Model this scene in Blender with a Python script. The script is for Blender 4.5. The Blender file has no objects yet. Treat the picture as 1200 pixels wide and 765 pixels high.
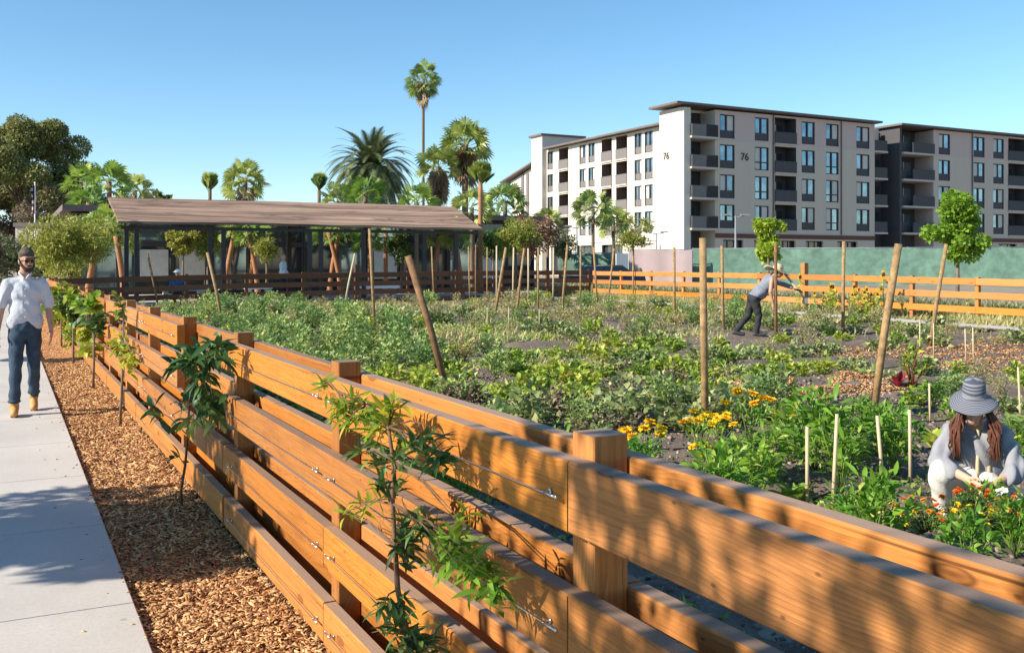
import bpy, math, random
import numpy as np
from mathutils import Vector, Matrix, Euler
random.seed(7); RNG = np.random.default_rng(7)
R = math.radians
scn = bpy.context.scene
C = scn.collection
# ---------------------------------------------------------------- camera geometry (world Y runs along the near fence)
FPX, HZ, CH, ANG = 1150.0, 310.0, 1.62, R(27.35)
CA, SA = math.cos(ANG), math.sin(ANG)
def w_at(px, zc):
    t = (px-600)/FPX
    return zc*(t*CA+SA), zc*(CA-t*SA)
def h_at(py, zc): return CH-(py-HZ)/FPX*zc
def zc_of(X, Y): return X*SA+Y*CA
def x_on(px, Y):
    t = (px-600)/FPX
    return Y*(t*CA+SA)/(CA-t*SA)
def y_on(px, X):
    t = (px-600)/FPX
    return X*(CA-t*SA)/(t*CA+SA)
def ss(v, a, b):
    k = min(1.0, max(0.0, (v-a)/(b-a))); return k*k*(3-2*k)
def gz(X, Y): return .12*ss(Y, 8, 28)*ss(X, 2, 7)+.10*ss(X, 4, 20)
def g_at(px, py):
    zc = 20.0
    for _ in range(12):
        X, Y = w_at(px, zc); zc = .5*zc+.5*FPX*(CH-gz(X, Y))/(py-HZ)
    return X, Y, gz(X, Y), zc

# ---------------------------------------------------------------- materials
MATS = {}
def new_mat(name):
    m = bpy.data.materials.new(name); m.use_nodes = True
    nt = m.node_tree; b = nt.nodes['Principled BSDF']; MATS[name] = m
    return m, nt, b
def N(nt, typ, **kw):
    n = nt.nodes.new(typ)
    for k, v in kw.items(): setattr(n, k, v)
    return n
def ramp(nt, fac, stops, interp='LINEAR'):
    r = N(nt, 'ShaderNodeValToRGB'); r.color_ramp.interpolation = interp
    e = r.color_ramp.elements
    while len(e) < len(stops): e.new(.5)
    for i, (p, c) in enumerate(stops):
        e[i].position = p; e[i].color = (c[0], c[1], c[2], 1)
    nt.links.new(fac, r.inputs[0]); return r.outputs[0]
def noise(nt, vec, scale, detail=4, rough=.6, dist=0):
    n = N(nt, 'ShaderNodeTexNoise'); n.inputs['Scale'].default_value = scale
    n.inputs['Detail'].default_value = detail; n.inputs['Roughness'].default_value = rough
    n.inputs['Distortion'].default_value = dist
    if vec is not None: nt.links.new(vec, n.inputs['Vector'])
    return n.outputs['Fac']
def mapping(nt, vec, scale=(1, 1, 1), loc=(0, 0, 0)):
    m = N(nt, 'ShaderNodeMapping'); m.inputs['Scale'].default_value = scale; m.inputs['Location'].default_value = loc
    nt.links.new(vec, m.inputs['Vector']); return m.outputs[0]
def mixc(nt, fac, a, b, mode='MIX'):
    m = N(nt, 'ShaderNodeMix', data_type='RGBA', blend_type=mode)
    for s, v in ((m.inputs[0], fac), (m.inputs[6], a), (m.inputs[7], b)):
        if hasattr(v, 'is_linked'): nt.links.new(v, s)
        elif isinstance(v, (int, float)): s.default_value = v
        else: s.default_value = (v[0], v[1], v[2], 1)
    return m.outputs[2]
def math_(nt, op, a, b=0.0):
    m = N(nt, 'ShaderNodeMath', operation=op)
    for s, v in ((m.inputs[0], a), (m.inputs[1], b)):
        if hasattr(v, 'is_linked'): nt.links.new(v, s)
        else: s.default_value = v
    return m.outputs[0]
def bump(nt, b, h, strength=.3, dist=.01):
    n = N(nt, 'ShaderNodeBump'); n.inputs['Strength'].default_value = strength; n.inputs['Distance'].default_value = dist
    nt.links.new(h, n.inputs['Height']); nt.links.new(n.outputs[0], b.inputs['Normal'])
def objvec(nt, rnd=True):
    tc = N(nt, 'ShaderNodeTexCoord')
    if not rnd: return tc.outputs['Object']
    oi = N(nt, 'ShaderNodeObjectInfo'); a = N(nt, 'ShaderNodeVectorMath', operation='ADD')
    s = math_(nt, 'MULTIPLY', oi.outputs['Random'], 37.0)
    nt.links.new(tc.outputs['Object'], a.inputs[0]); nt.links.new(s, a.inputs[1]); return a.outputs[0]
def simple(name, col, rough=.7, var=.15, scale=8, bmp=0, metal=0, spec=.4):
    m, nt, b = new_mat(name); v = objvec(nt)
    f = noise(nt, v, scale)
    lo = [c*(1-var) for c in col]; hi = [min(1, c*(1+var)) for c in col]
    nt.links.new(ramp(nt, f, [(.3, lo), (.7, hi)]), b.inputs['Base Color'])
    b.inputs['Roughness'].default_value = rough; b.inputs['Metallic'].default_value = metal
    b.inputs['Specular IOR Level'].default_value = spec
    if bmp: bump(nt, b, noise(nt, v, scale*4), bmp, .01)
    return m
def leafmat(name, c1, c2, trans=.35, c3=None, rough=.45, amount3=.12):
    m, nt, b = new_mat(name)
    g = N(nt, 'ShaderNodeNewGeometry'); oi = N(nt, 'ShaderNodeObjectInfo')
    stops = [(0, c1), (1-amount3 if c3 else 1, c2)]
    if c3: stops += [(1-amount3*.5, c3)]
    col = ramp(nt, g.outputs['Random Per Island'], stops)
    hs = N(nt, 'ShaderNodeHueSaturation'); nt.links.new(col, hs.inputs['Color'])
    h = N(nt, 'ShaderNodeMapRange'); nt.links.new(oi.outputs['Random'], h.inputs[0]); h.inputs[3].default_value = .475; h.inputs[4].default_value = .52
    v = N(nt, 'ShaderNodeMapRange'); nt.links.new(oi.outputs['Random'], v.inputs[0]); v.inputs[3].default_value = 1.2; v.inputs[4].default_value = .8
    nt.links.new(h.outputs[0], hs.inputs['Hue']); nt.links.new(v.outputs[0], hs.inputs['Value'])
    nt.links.new(hs.outputs[0], b.inputs['Base Color']); b.inputs['Roughness'].default_value = rough
    b.inputs['Specular IOR Level'].default_value = .35
    t = N(nt, 'ShaderNodeBsdfTranslucent'); nt.links.new(hs.outputs[0], t.inputs[0])
    mx = N(nt, 'ShaderNodeMixShader'); mx.inputs[0].default_value = trans
    out = nt.nodes['Material Output']
    nt.links.new(b.outputs[0], mx.inputs[1]); nt.links.new(t.outputs[0], mx.inputs[2]); nt.links.new(mx.outputs[0], out.inputs[0])
    return m
def woodmat(name, base, dark, light, grey=True):
    # local X thickness, local Y length, local Z height
    m, nt, b = new_mat(name); v = objvec(nt)
    # growth rings: distance field of a log whose axis is slightly skew to the board, sliced by the face
    warp = noise(nt, mapping(nt, v, (1.5, .45, 1.5)), 1.3, 3, .55)
    s = N(nt, 'ShaderNodeSeparateXYZ'); nt.links.new(v, s.inputs[0])
    zz = math_(nt, 'ADD', math_(nt, 'MULTIPLY', s.outputs['Z'], 190.0), math_(nt, 'MULTIPLY', warp, 85.0))
    small = noise(nt, mapping(nt, v, (9, .9, 9)), 1.5, 4, .6)
    zz = math_(nt, 'ADD', zz, math_(nt, 'MULTIPLY', small, 5.0))
    ring = math_(nt, 'FRACT', math_(nt, 'MULTIPLY', zz, .42))
    fine = noise(nt, mapping(nt, v, (95, 2.2, 95)), 1.0, 5, .7)
    blot = noise(nt, mapping(nt, v, (3, 1.1, 3)), 1.0, 4, .6)
    c = ramp(nt, ring, [(0, [x*.5+y*.5 for x, y in zip(light, base)]), (.45, base), (.8, [x*.84 for x in base]), (.96, [x*.62 for x in base]), (1, [x*.5+y*.5 for x, y in zip(light, base)])])
    c = mixc(nt, ramp(nt, blot, [(.35, (.75,)*3), (.65, (.15,)*3)]), c, base)
    c = mixc(nt, ramp(nt, fine, [(.45, (0,)*3), (.75, (.65,)*3)]), c, dark, 'MIX')
    c = mixc(nt, ramp(nt, noise(nt, mapping(nt, v, (5, 1.6, 5), (7, 3, 1)), 1.2, 5, .7), [(.5, (0,)*3), (.75, (.45,)*3)]), c, [x*1.15 for x in dark])
    def vor2(sy, sz):
        k = N(nt, 'ShaderNodeTexVoronoi', voronoi_dimensions='2D'); k.inputs['Scale'].default_value = 1.0; cb = N(nt, 'ShaderNodeCombineXYZ')
        nt.links.new(math_(nt, 'MULTIPLY', s.outputs['Y'], sy), cb.inputs[0]); nt.links.new(math_(nt, 'MULTIPLY', s.outputs['Z'], sz), cb.inputs[1]); nt.links.new(cb.outputs[0], k.inputs['Vector']); return k
    kn = vor2(1.1, 3.2)
    kf = ramp(nt, kn.outputs['Distance'], [(0, (.8,)*3), (.03, (.35,)*3), (.042, (.8,)*3), (.055, (.15,)*3), (.09, (0,)*3)])
    c = mixc(nt, kf, c, [d*.45 for d in dark])
    k2 = vor2(3.6, 6.5)
    c = mixc(nt, ramp(nt, k2.outputs['Distance'], [(0, (.75,)*3), (.02, (.5,)*3), (.034, (0,)*3)]), c, [d*.5 for d in dark])
    crk = noise(nt, mapping(nt, v, (60, .7, 60), (4, 9, 2)), 1.0, 2, .5)
    c = mixc(nt, ramp(nt, crk, [(.70, (0,)*3), (.76, (.75,)*3)]), c, [d*.35 for d in dark])
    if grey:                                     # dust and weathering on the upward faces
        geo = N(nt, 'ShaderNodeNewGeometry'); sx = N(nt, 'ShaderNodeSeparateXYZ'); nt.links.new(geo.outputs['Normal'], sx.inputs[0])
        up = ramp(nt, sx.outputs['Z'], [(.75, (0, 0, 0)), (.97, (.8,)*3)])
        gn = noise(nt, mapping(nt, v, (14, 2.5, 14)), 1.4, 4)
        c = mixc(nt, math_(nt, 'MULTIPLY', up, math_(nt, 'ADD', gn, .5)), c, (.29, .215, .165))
    oi = N(nt, 'ShaderNodeObjectInfo'); hs = N(nt, 'ShaderNodeHueSaturation'); nt.links.new(c, hs.inputs['Color'])
    mr = N(nt, 'ShaderNodeMapRange'); nt.links.new(oi.outputs['Random'], mr.inputs[0]); mr.inputs[3].default_value = .76; mr.inputs[4].default_value = 1.12
    sr = N(nt, 'ShaderNodeMapRange'); nt.links.new(math_(nt, 'FRACT', math_(nt, 'MULTIPLY', oi.outputs['Random'], 7.3)), sr.inputs[0]); sr.inputs[3].default_value = .95; sr.inputs[4].default_value = 1.05; nt.links.new(sr.outputs[0], hs.inputs['Saturation'])
    nt.links.new(mr.outputs[0], hs.inputs['Value']); nt.links.new(hs.outputs[0], b.inputs['Base Color'])
    b.inputs['Roughness'].default_value = .62; b.inputs['Specular IOR Level'].default_value = .3
    bump(nt, b, fine, .3, .005)
    return m
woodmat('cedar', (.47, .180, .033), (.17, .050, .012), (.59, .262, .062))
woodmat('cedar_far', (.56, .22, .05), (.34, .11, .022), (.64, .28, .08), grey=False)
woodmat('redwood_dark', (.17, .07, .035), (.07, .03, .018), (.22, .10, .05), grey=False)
simple('pole_wood', (.30, .19, .085), .8, .4, 14, .4)
simple('pole_wood_dark', (.19, .10, .045), .8, .4, 14, .4)
simple('bamboo', (.52, .42, .26), .6, .15, 10)
simple('steel', (.6, .6, .58), .3, .1, 10, metal=1)
simple('bark_grey', (.19, .15, .11), .9, .35, 20, .6)
simple('bark_palm', (.17, .125, .085), .9, .4, 22, .8)
simple('bark_palm_red', (.36, .17, .085), .85, .35, 18, .8)
simple('stem_green', (.14, .20, .05), .6, .3, 20)
simple('stem_brown', (.15, .085, .045), .7, .3, 20)
simple('stem_red', (.22, .03, .025), .6, .3, 20)
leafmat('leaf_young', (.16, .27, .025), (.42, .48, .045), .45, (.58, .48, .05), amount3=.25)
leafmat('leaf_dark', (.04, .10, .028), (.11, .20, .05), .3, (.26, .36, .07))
leafmat('leaf_kale', (.15, .26, .07), (.37, .51, .16), .35, (.52, .55, .22), amount3=.2)
leafmat('leaf_wilted', (.09, .06, .045), (.24, .18, .12), .15, (.34, .36, .15), .7, .2)
leafmat('leaf_pepper', (.09, .23, .02), (.26, .46, .05), .42, (.50, .58, .12), .38)
leafmat('leaf_leafy', (.18, .32, .04), (.40, .51, .075), .42, (.66, .60, .13), amount3=.25)
leafmat('leaf_squash', (.13, .20, .065), (.36, .42, .16), .35, (.56, .54, .26), amount3=.25)
leafmat('leaf_dry', (.30, .27, .11), (.56, .50, .26), .35, (.30, .40, .10), .7, .35)
leafmat('leaf_red', (.15, .02, .02), (.32, .05, .03), .3)
leafmat('leaf_maple', (.17, .30, .03), (.36, .52, .06), .45)
leafmat('leaf_olive', (.15, .20, .035), (.38, .42, .08), .4, (.52, .50, .12))
leafmat('leaf_rust', (.22, .11, .07), (.42, .24, .14), .3, (.2, .22, .08))
leafmat('leaf_grey', (.10, .13, .06), (.24, .28, .12), .3, (.35, .34, .16))
leafmat('leaf_palm', (.12, .20, .045), (.32, .40, .10), .35, (.50, .52, .18), .35, .2)
leafmat('leaf_palm_bright', (.10, .22, .03), (.30, .42, .07), .35, (.48, .52, .15), .35)
leafmat('leaf_phoenix', (.06, .09, .04), (.17, .21, .09), .2, (.24, .26, .13), .35)
leafmat('leaf_dead', (.20, .14, .085), (.36, .27, .17), .2)
leafmat('leaf_pine', (.12, .15, .045), (.32, .34, .11), .25, (.34, .32, .14), .6)
leafmat('leaf_pine_brown', (.15, .12, .08), (.28, .23, .15), .2, (.22, .22, .09), .7)
leafmat('grass_mat', (.27, .33, .09), (.55, .52, .22), .35, (.68, .60, .36), .6, .25)
leafmat('petal_orange', (.75, .16, .01), (.85, .33, .02), .25)
leafmat('petal_yellow', (.85, .55, .01), (.9, .68, .03), .25)
simple('flower_core', (.10, .04, .015), .9, .3, 30)
m, nt, b = new_mat('concrete'); v = objvec(nt, False)
c = ramp(nt, noise(nt, v, .8, 6), [(.3, (.45, .425, .385)), (.7, (.56, .53, .485))])
c = mixc(nt, ramp(nt, noise(nt, v, 45, 3), [(.35, (.25,)*3), (.6, (0,)*3)]), c, (.30, .29, .28))
c = mixc(nt, ramp(nt, noise(nt, mapping(nt, v, (1, .35, 1)), 3.2, 5), [(.55, (0,)*3), (.75, (.25,)*3)]), c, (.36, .33, .29))
spot = N(nt, 'ShaderNodeTexVoronoi'); spot.inputs['Scale'].default_value = 2.3; nt.links.new(v, spot.inputs['Vector'])
c = mixc(nt, ramp(nt, spot.outputs['Distance'], [(.03, (.5,)*3), (.045, (0,)*3)]), c, (.2, .19, .18))
nt.links.new(c, b.inputs['Base Color']); b.inputs['Roughness'].default_value = .85; bump(nt, b, noise(nt, v, 120, 3), .25, .004)
m, nt, b = new_mat('soil'); v = objvec(nt, False)
c = ramp(nt, noise(nt, v, 2.2, 8, .7), [(.3, (.085, .064, .050)), (.55, (.18, .138, .108)), (.75, (.28, .225, .18))])
c = mixc(nt, ramp(nt, noise(nt, v, 38, 4), [(.52, (0,)*3), (.62, (.6,)*3)]), c, (.24, .19, .145))
nt.links.new(c, b.inputs['Base Color']); b.inputs['Roughness'].default_value = .95; bump(nt, b, noise(nt, v, 28, 6, .7), .9, .03)
m, nt, b = new_mat('dirt'); v = objvec(nt, False)
c = ramp(nt, noise(nt, v, .15, 8, .7), [(.35, (.20, .165, .12)), (.65, (.33, .29, .22))])
nt.links.new(c, b.inputs['Base Color']); b.inputs['Roughness'].default_value = .95; bump(nt, b, noise(nt, v, 9, 6, .7), .6, .05)
def chipmat(name, dark, mid, light):
    m, nt, b = new_mat(name); g = N(nt, 'ShaderNodeNewGeometry')
    c = ramp(nt, g.outputs['Random Per Island'], [(0, dark), (.45, mid), (.9, light), (1, [min(1, x*1.35) for x in light])])
    nt.links.new(c, b.inputs['Base Color']); b.inputs['Roughness'].default_value = .8
chipmat('chip', (.12, .048, .018), (.42, .19, .062), (.66, .41, .19))
chipmat('clod', (.06, .045, .034), (.15, .115, .088), (.30, .24, .19))
m, nt, b = new_mat('mulch_base'); v = objvec(nt, False)
vo = N(nt, 'ShaderNodeTexVoronoi'); vo.inputs['Scale'].default_value = 26; nt.links.new(mapping(nt, v, (1, .6, 1)), vo.inputs['Vector'])
sp = N(nt, 'ShaderNodeSeparateColor'); nt.links.new(vo.outputs['Color'], sp.inputs[0])
nt.links.new(ramp(nt, sp.outputs[0], [(0, (.17, .062, .022)), (.5, (.45, .20, .065)), (1, (.66, .37, .14))]), b.inputs['Base Color'])
b.inputs['Roughness'].default_value = .9; bump(nt, b, vo.outputs['Distance'], 1.0, .03)
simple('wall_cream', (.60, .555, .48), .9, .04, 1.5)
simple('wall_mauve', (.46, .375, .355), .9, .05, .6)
m, nt, b = new_mat('wall_main'); v = objvec(nt, False); s_ = N(nt, 'ShaderNodeSeparateXYZ'); nt.links.new(v, s_.inputs[0])
c = mixc(nt, math_(nt, 'GREATER_THAN', s_.outputs['Z'], 14.03), (.53, .460, .385), (.53, .415, .385))
c = mixc(nt, ramp(nt, noise(nt, mapping(nt, v, (1.2, 1.2, .10)), 1.5, 5), [(.5, (0,)*3), (.8, (.35,)*3)]), c, (.44, .38, .325))
nt.links.new(c, b.inputs['Base Color']); b.inputs['Roughness'].default_value = .9
simple('wall_grey', (.48, .44, .40), .9, .05, .6)
simple('trim_dark', (.045, .042, .043), .6, .15, 3)
simple('trim_brown', (.15, .12, .11), .7, .15, 3)
simple('panel_grey', (.17, .155, .15), .8, .12, 6)
simple('charcoal_panel_and_shade', (.07, .068, .075), .8, .12, 6)  # charcoal panels; also painted shade in the gap between the blocks
simple('brick_red', (.13, .06, .048), .9, .2, 6)
simple('screen_green', (.115, .21, .16), .75, .28, 2.5)
simple('screen_mauve', (.42, .33, .33), .8, .08, 1.2)
simple('white_paint', (.78, .77, .74), .6, .04, 5)
simple('curtain', (.55, .55, .52), .8, .1, 5)
simple('lamp_grey', (.22, .25, .27), .45, .1, 5)
simple('black_plastic', (.02, .02, .021), .5, .2, 20)
simple('stucco_brown', (.20, .13, .10), .9, .1, 3)
m, nt, b = new_mat('glass_sky')
v = objvec(nt)
nt.links.new(ramp(nt, noise(nt, v, .7, 2), [(.35, (.16, .23, .27)), (.65, (.30, .38, .42))]), b.inputs['Base Color'])
b.inputs['Roughness'].default_value = .06; b.inputs['Metallic'].default_value = .75
m, nt, b = new_mat('glass_dark')
b.inputs['Base Color'].default_value = (.035, .045, .05, 1); b.inputs['Roughness'].default_value = .05; b.inputs['Specular IOR Level'].default_value = .8
m, nt, b = new_mat('thatch'); v = objvec(nt, False)
st = noise(nt, mapping(nt, v, (.10, 2.2, 2.2)), 1.0, 8, .8, .8)
st2 = noise(nt, mapping(nt, v, (.16, .9, .9), (3, 1, 0)), 1.0, 4, .6, 1.0)
c = ramp(nt, st, [(.36, (.11, .065, .042)), (.47, (.25, .155, .105)), (.54, (.35, .23, .155)), (.64, (.48, .34, .24))])
c = mixc(nt, ramp(nt, st2, [(.5, (0,)*3), (.56, (.75,)*3), (.60, (.1,)*3)]), c, (.07, .04, .028))
nt.links.new(c, b.inputs['Base Color']); b.inputs['Roughness'].default_value = .9; bump(nt, b, st, .8, .04)

# ---------------------------------------------------------------- mesh builders
def link(me, name, parent=None, loc=None, rz=0, smooth=False):
    o = bpy.data.objects.new(name, me); C.objects.link(o)
    if parent is not None: o.parent = parent
    if loc is not None: o.location = loc
    if rz: o.rotation_euler = (0, 0, rz)
    return o
class MB:
    def __init__(s): s.v = []; s.f = []; s.m = []; s.n = 0
    def add(s, vs, fs, mi=0):
        s.v.append(np.asarray(vs, float).reshape(-1, 3)); o = s.n; s.n += len(s.v[-1])
        s.f.extend([[i+o for i in f] for f in fs]); s.m.extend([mi]*len(fs)); return s
    def box(s, c, d, rz=0, M=None, mi=0):
        x, y, z = d[0]/2, d[1]/2, d[2]/2
        vs = np.array([(i, j, k) for i in (-x, x) for j in (-y, y) for k in (-z, z)])
        if M is not None: vs = vs @ np.array(M.to_3x3()).T
        elif rz:
            a, b_ = math.cos(rz), math.sin(rz); vs = vs @ np.array([[a, b_, 0], [-b_, a, 0], [0, 0, 1]])
        return s.add(vs+np.array(c), [(0, 1, 3, 2), (4, 6, 7, 5), (0, 4, 5, 1), (2, 3, 7, 6), (0, 2, 6, 4), (1, 5, 7, 3)], mi)
    def bx(s, x0, x1, y0, y1, z0, z1, mi=0): return s.box(((x0+x1)/2, (y0+y1)/2, (z0+z1)/2), (abs(x1-x0), abs(y1-y0), abs(z1-z0)), mi=mi)
    def bev(s, x0, x1, y0, y1, z0, z1, b=.004, mi=0):       # box with chamfered edges along local Y
        P = [(x0+b, z0), (x1-b, z0), (x1, z0+b), (x1, z1-b), (x1-b, z1), (x0+b, z1), (x0, z1-b), (x0, z0+b)]
        vs = [(p[0], y, p[1]) for y in (y0, y1) for p in P]
        fs = [(i, (i+1) % 8, 8+(i+1) % 8, 8+i) for i in range(8)]+[tuple(range(7, -1, -1)), tuple(range(8, 16))]
        return s.add(vs, fs, mi)
    def tube(s, pts, rad, n=8, cap=True, mi=0):
        P = [Vector(p) for p in pts]; k = len(P)
        if not hasattr(rad, '__len__'): rad = [rad]*k
        vs = []; up = Vector((0, 0, 1)); prev = None
        for i, p in enumerate(P):
            d = (P[min(i+1, k-1)]-P[max(i-1, 0)])
            if d.length < 1e-9: d = Vector((0, 0, 1))
            d.normalize()
            a = prev if prev is not None else (Vector((1, 0, 0)) if abs(d.z) > .9 else up)
            u = (a-d*a.dot(d))
            if u.length < 1e-5: u = d.orthogonal()
            u.normalize(); w = d.cross(u); prev = u
            for j in range(n):
                an = 2*math.pi*j/n; q = p+(u*math.cos(an)+w*math.sin(an))*rad[i]; vs.append(tuple(q))
        fs = [(i*n+j, i*n+(j+1) % n, (i+1)*n+(j+1) % n, (i+1)*n+j) for i in range(k-1) for j in range(n)]
        if cap: fs += [tuple(range(n-1, -1, -1)), tuple(range((k-1)*n, k*n))]
        return s.add(vs, fs, mi)
    def ell(s, c, r, rot=None, n=12, m=8, mi=0):
        vs = []; Mx = Euler(rot).to_matrix() if rot else Matrix.Identity(3)
        if not hasattr(r, '__len__'): r = (r,)*3
        for i in range(1, m):
            th = math.pi*i/m
            for j in range(n):
                ph = 2*math.pi*j/n
                vs.append(tuple(Mx @ Vector((r[0]*math.sin(th)*math.cos(ph), r[1]*math.sin(th)*math.sin(ph), r[2]*math.cos(th)))+Vector(c)))
        vs.append(tuple(Mx @ Vector((0, 0, r[2]))+Vector(c))); vs.append(tuple(Mx @ Vector((0, 0, -r[2]))+Vector(c)))
        T, B = len(vs)-2, len(vs)-1
        fs = [(i*n+j, (i+1)*n+j, (i+1)*n+(j+1) % n, i*n+(j+1) % n) for i in range(m-2) for j in range(n)]
        fs += [(T, j, (j+1) % n) for j in range(n)]+[(B, (m-2)*n+(j+1) % n, (m-2)*n+j) for j in range(n)]
        return s.add(vs, fs, mi)
    def mesh(s, name, mats, smooth=False):
        me = bpy.data.meshes.new(name); me.from_pydata(np.concatenate(s.v).tolist(), [], s.f)
        for m_ in (mats if isinstance(mats, (list, tuple)) else [mats]): me.materials.append(MATS[m_])
        me.polygons.foreach_set('material_index', s.m)
        if smooth: me.polygons.foreach_set('use_smooth', [True]*len(me.polygons))
        me.update(); return me
    def build(s, name, mats, parent=None, smooth=False, loc=None, rz=0): return link(s.mesh(name, mats, smooth), name, parent, loc, rz)
def np_tris(name, V, T, mats, mi=None):
    me = bpy.data.meshes.new(name); V = np.asarray(V, np.float32); T = np.asarray(T, np.int32)
    me.vertices.add(len(V)); me.vertices.foreach_set('co', V.ravel())
    k = T.shape[1]
    me.loops.add(T.size); me.loops.foreach_set('vertex_index', T.ravel())
    me.polygons.add(len(T)); me.polygons.foreach_set('loop_start', np.arange(0, T.size, k, dtype=np.int32))
    for m_ in (mats if isinstance(mats, (list, tuple)) else [mats]): me.materials.append(MATS[m_])
    if mi is not None: me.polygons.foreach_set('material_index', np.asarray(mi, np.int32))
    me.update(calc_edges=True); me.validate(); return me
def unit(a): return a/np.maximum(np.linalg.norm(a, axis=1, keepdims=True), 1e-9)
def leaves(P, D, L, W, arch=.15, fold=.12, roll=.5, rng=RNG):
    """leaf blades: base P, direction D, length L, width W -> (verts, tris); five vertices each"""
    n = len(P); D = unit(D); up = np.tile((0, 0, 1.), (n, 1)); S = np.cross(D, up)
    bad = np.linalg.norm(S, axis=1) < .05; S[bad] = (1, 0, 0); S = unit(S); U = unit(np.cross(S, D))
    a = rng.normal(0, roll, n)[:, None]; S, U = S*np.cos(a)+U*np.sin(a), U*np.cos(a)-S*np.sin(a)
    L = np.broadcast_to(L, (n,))[:, None]; W = np.broadcast_to(W, (n,))[:, None]
    mid = P+D*L*.45+U*L*arch*.6; tip = P+D*L-U*L*arch; l = mid+S*W*.5+U*W*fold; r = mid-S*W*.5+U*W*fold
    V = np.stack([P, l, mid, r, tip], 1).reshape(-1, 3); b_ = np.arange(n)[:, None]*5
    T = np.concatenate([b_+np.array(t) for t in ((0, 2, 1), (0, 3, 2), (1, 2, 4), (2, 3, 4))], 0)
    return V, T
def leaves_fine(P, D, L, W, arch=.15, fold=.12, roll=.5, rng=RNG):
    """elliptical blade with a folded midrib and a drooping tip: five stations across"""
    n = len(P); D = unit(D); up = np.tile((0, 0, 1.), (n, 1)); S = np.cross(D, up)
    S[np.linalg.norm(S, axis=1) < .05] = (1, 0, 0); S = unit(S); U = unit(np.cross(S, D))
    a = rng.normal(0, roll, n)[:, None]; S, U = S*np.cos(a)+U*np.sin(a), U*np.cos(a)-S*np.sin(a)
    L = np.broadcast_to(L, (n,))[:, None]; W = np.broadcast_to(W, (n,))[:, None]; bend = arch*rng.uniform(.4, 2.2, n)[:, None]; tw = rng.normal(0, .25, n)[:, None]; V = []
    for t, w in ((0, .08), (.22, .78), (.5, 1), (.78, .62), (1, .03)):
        m_ = P+D*L*t*(1-.15*bend*t)+U*L*bend*(.7*t-1.25*t*t); s2 = S*np.cos(tw*t)+U*np.sin(tw*t)
        V += [m_+s2*W*.5*w+U*W*fold*w, m_, m_-s2*W*.5*w+U*W*fold*w]
    V = np.stack(V, 1).reshape(-1, 3); b_ = np.arange(n)[:, None]*15; T = []
    for k in range(4):
        o = k*3; T += [(o, o+1, o+3), (o+1, o+4, o+3), (o+1, o+2, o+4), (o+2, o+5, o+4)]
    return V, np.concatenate([b_+np.array(t) for t in T], 0)
def merge(parts):
    V = []; T = []; o = 0
    for v, t in parts: V.append(v); T.append(t+o); o += len(v)
    return np.concatenate(V), np.concatenate(T)
def rdir(n, zmin=-1, zmax=1, rng=RNG):
    z = rng.uniform(zmin, zmax, n); a = rng.uniform(0, 2*math.pi, n); r = np.sqrt(np.maximum(0, 1-z*z))
    return np.stack([r*np.cos(a), r*np.sin(a), z], 1)
def tag(o, label=None, cat=None, group=None, kind=None):
    if label: o['label'] = label
    if cat: o['category'] = cat
    if group: o['group'] = group
    if kind: o['kind'] = kind
    return o
def empty(name, loc=(0, 0, 0), rz=0, label=None, cat=None, group=None):
    o = bpy.data.objects.new(name, None); o.empty_display_size = .2; C.objects.link(o); o.location = loc; o.rotation_euler = (0, 0, rz)
    return tag(o, label, cat, group)
def dup(root, loc, rz=0, sc=1, label=None, group=None):
    r = root.copy(); C.objects.link(r); r.location = loc; r.rotation_euler = (root.rotation_euler[0], root.rotation_euler[1], rz); r.scale = (sc,)*3 if not hasattr(sc, '__len__') else sc
    if label: r['label'] = label
    if group: r['group'] = group
    for ch in list(root.children):
        c_ = ch.copy(); C.objects.link(c_); c_.parent = r
        for g_ in ch.children: d = g_.copy(); C.objects.link(d); d.parent = c_
    return r
# ================================================================ ground, sidewalk, mulch, soil
def grid(name, xs, ys, zf, mat, noise_amp=0):
    X, Y = np.meshgrid(xs, ys, indexing='ij'); Z = zf(X, Y)
    V = np.stack([X, Y, Z], -1).reshape(-1, 3); nx, ny = len(xs), len(ys)
    i, j = np.meshgrid(np.arange(nx-1), np.arange(ny-1), indexing='ij'); a = (i*ny+j).ravel()
    T = np.stack([a, a+ny, a+ny+1, a+1], 1)
    me = np_tris(name, V, T, mat); me.polygons.foreach_set('use_smooth', [True]*len(me.polygons))
    return link(me, name)
def nss(v, a, b): k = np.clip((v-a)/(b-a), 0, 1); return k*k*(3-2*k)
def ngz(X, Y): return .12*nss(Y, 8, 28)*nss(X, 2, 7)+.10*nss(X, 4, 20)
xs = np.concatenate([[-3000, -800, -200, -60, -20, -8, -3, .5, 1.3], np.arange(2, 24, 1.), [30, 60, 120, 300, 900, 3000]])
ys = np.concatenate([[-3000, -600, -100, -30, -10], np.arange(-5, 40, 1.), [50, 80, 150, 400, 1000, 3000]])
tag(grid('ground', xs, ys, lambda X, Y: ngz(X, Y)-.06, 'dirt'), kind='structure')
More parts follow.
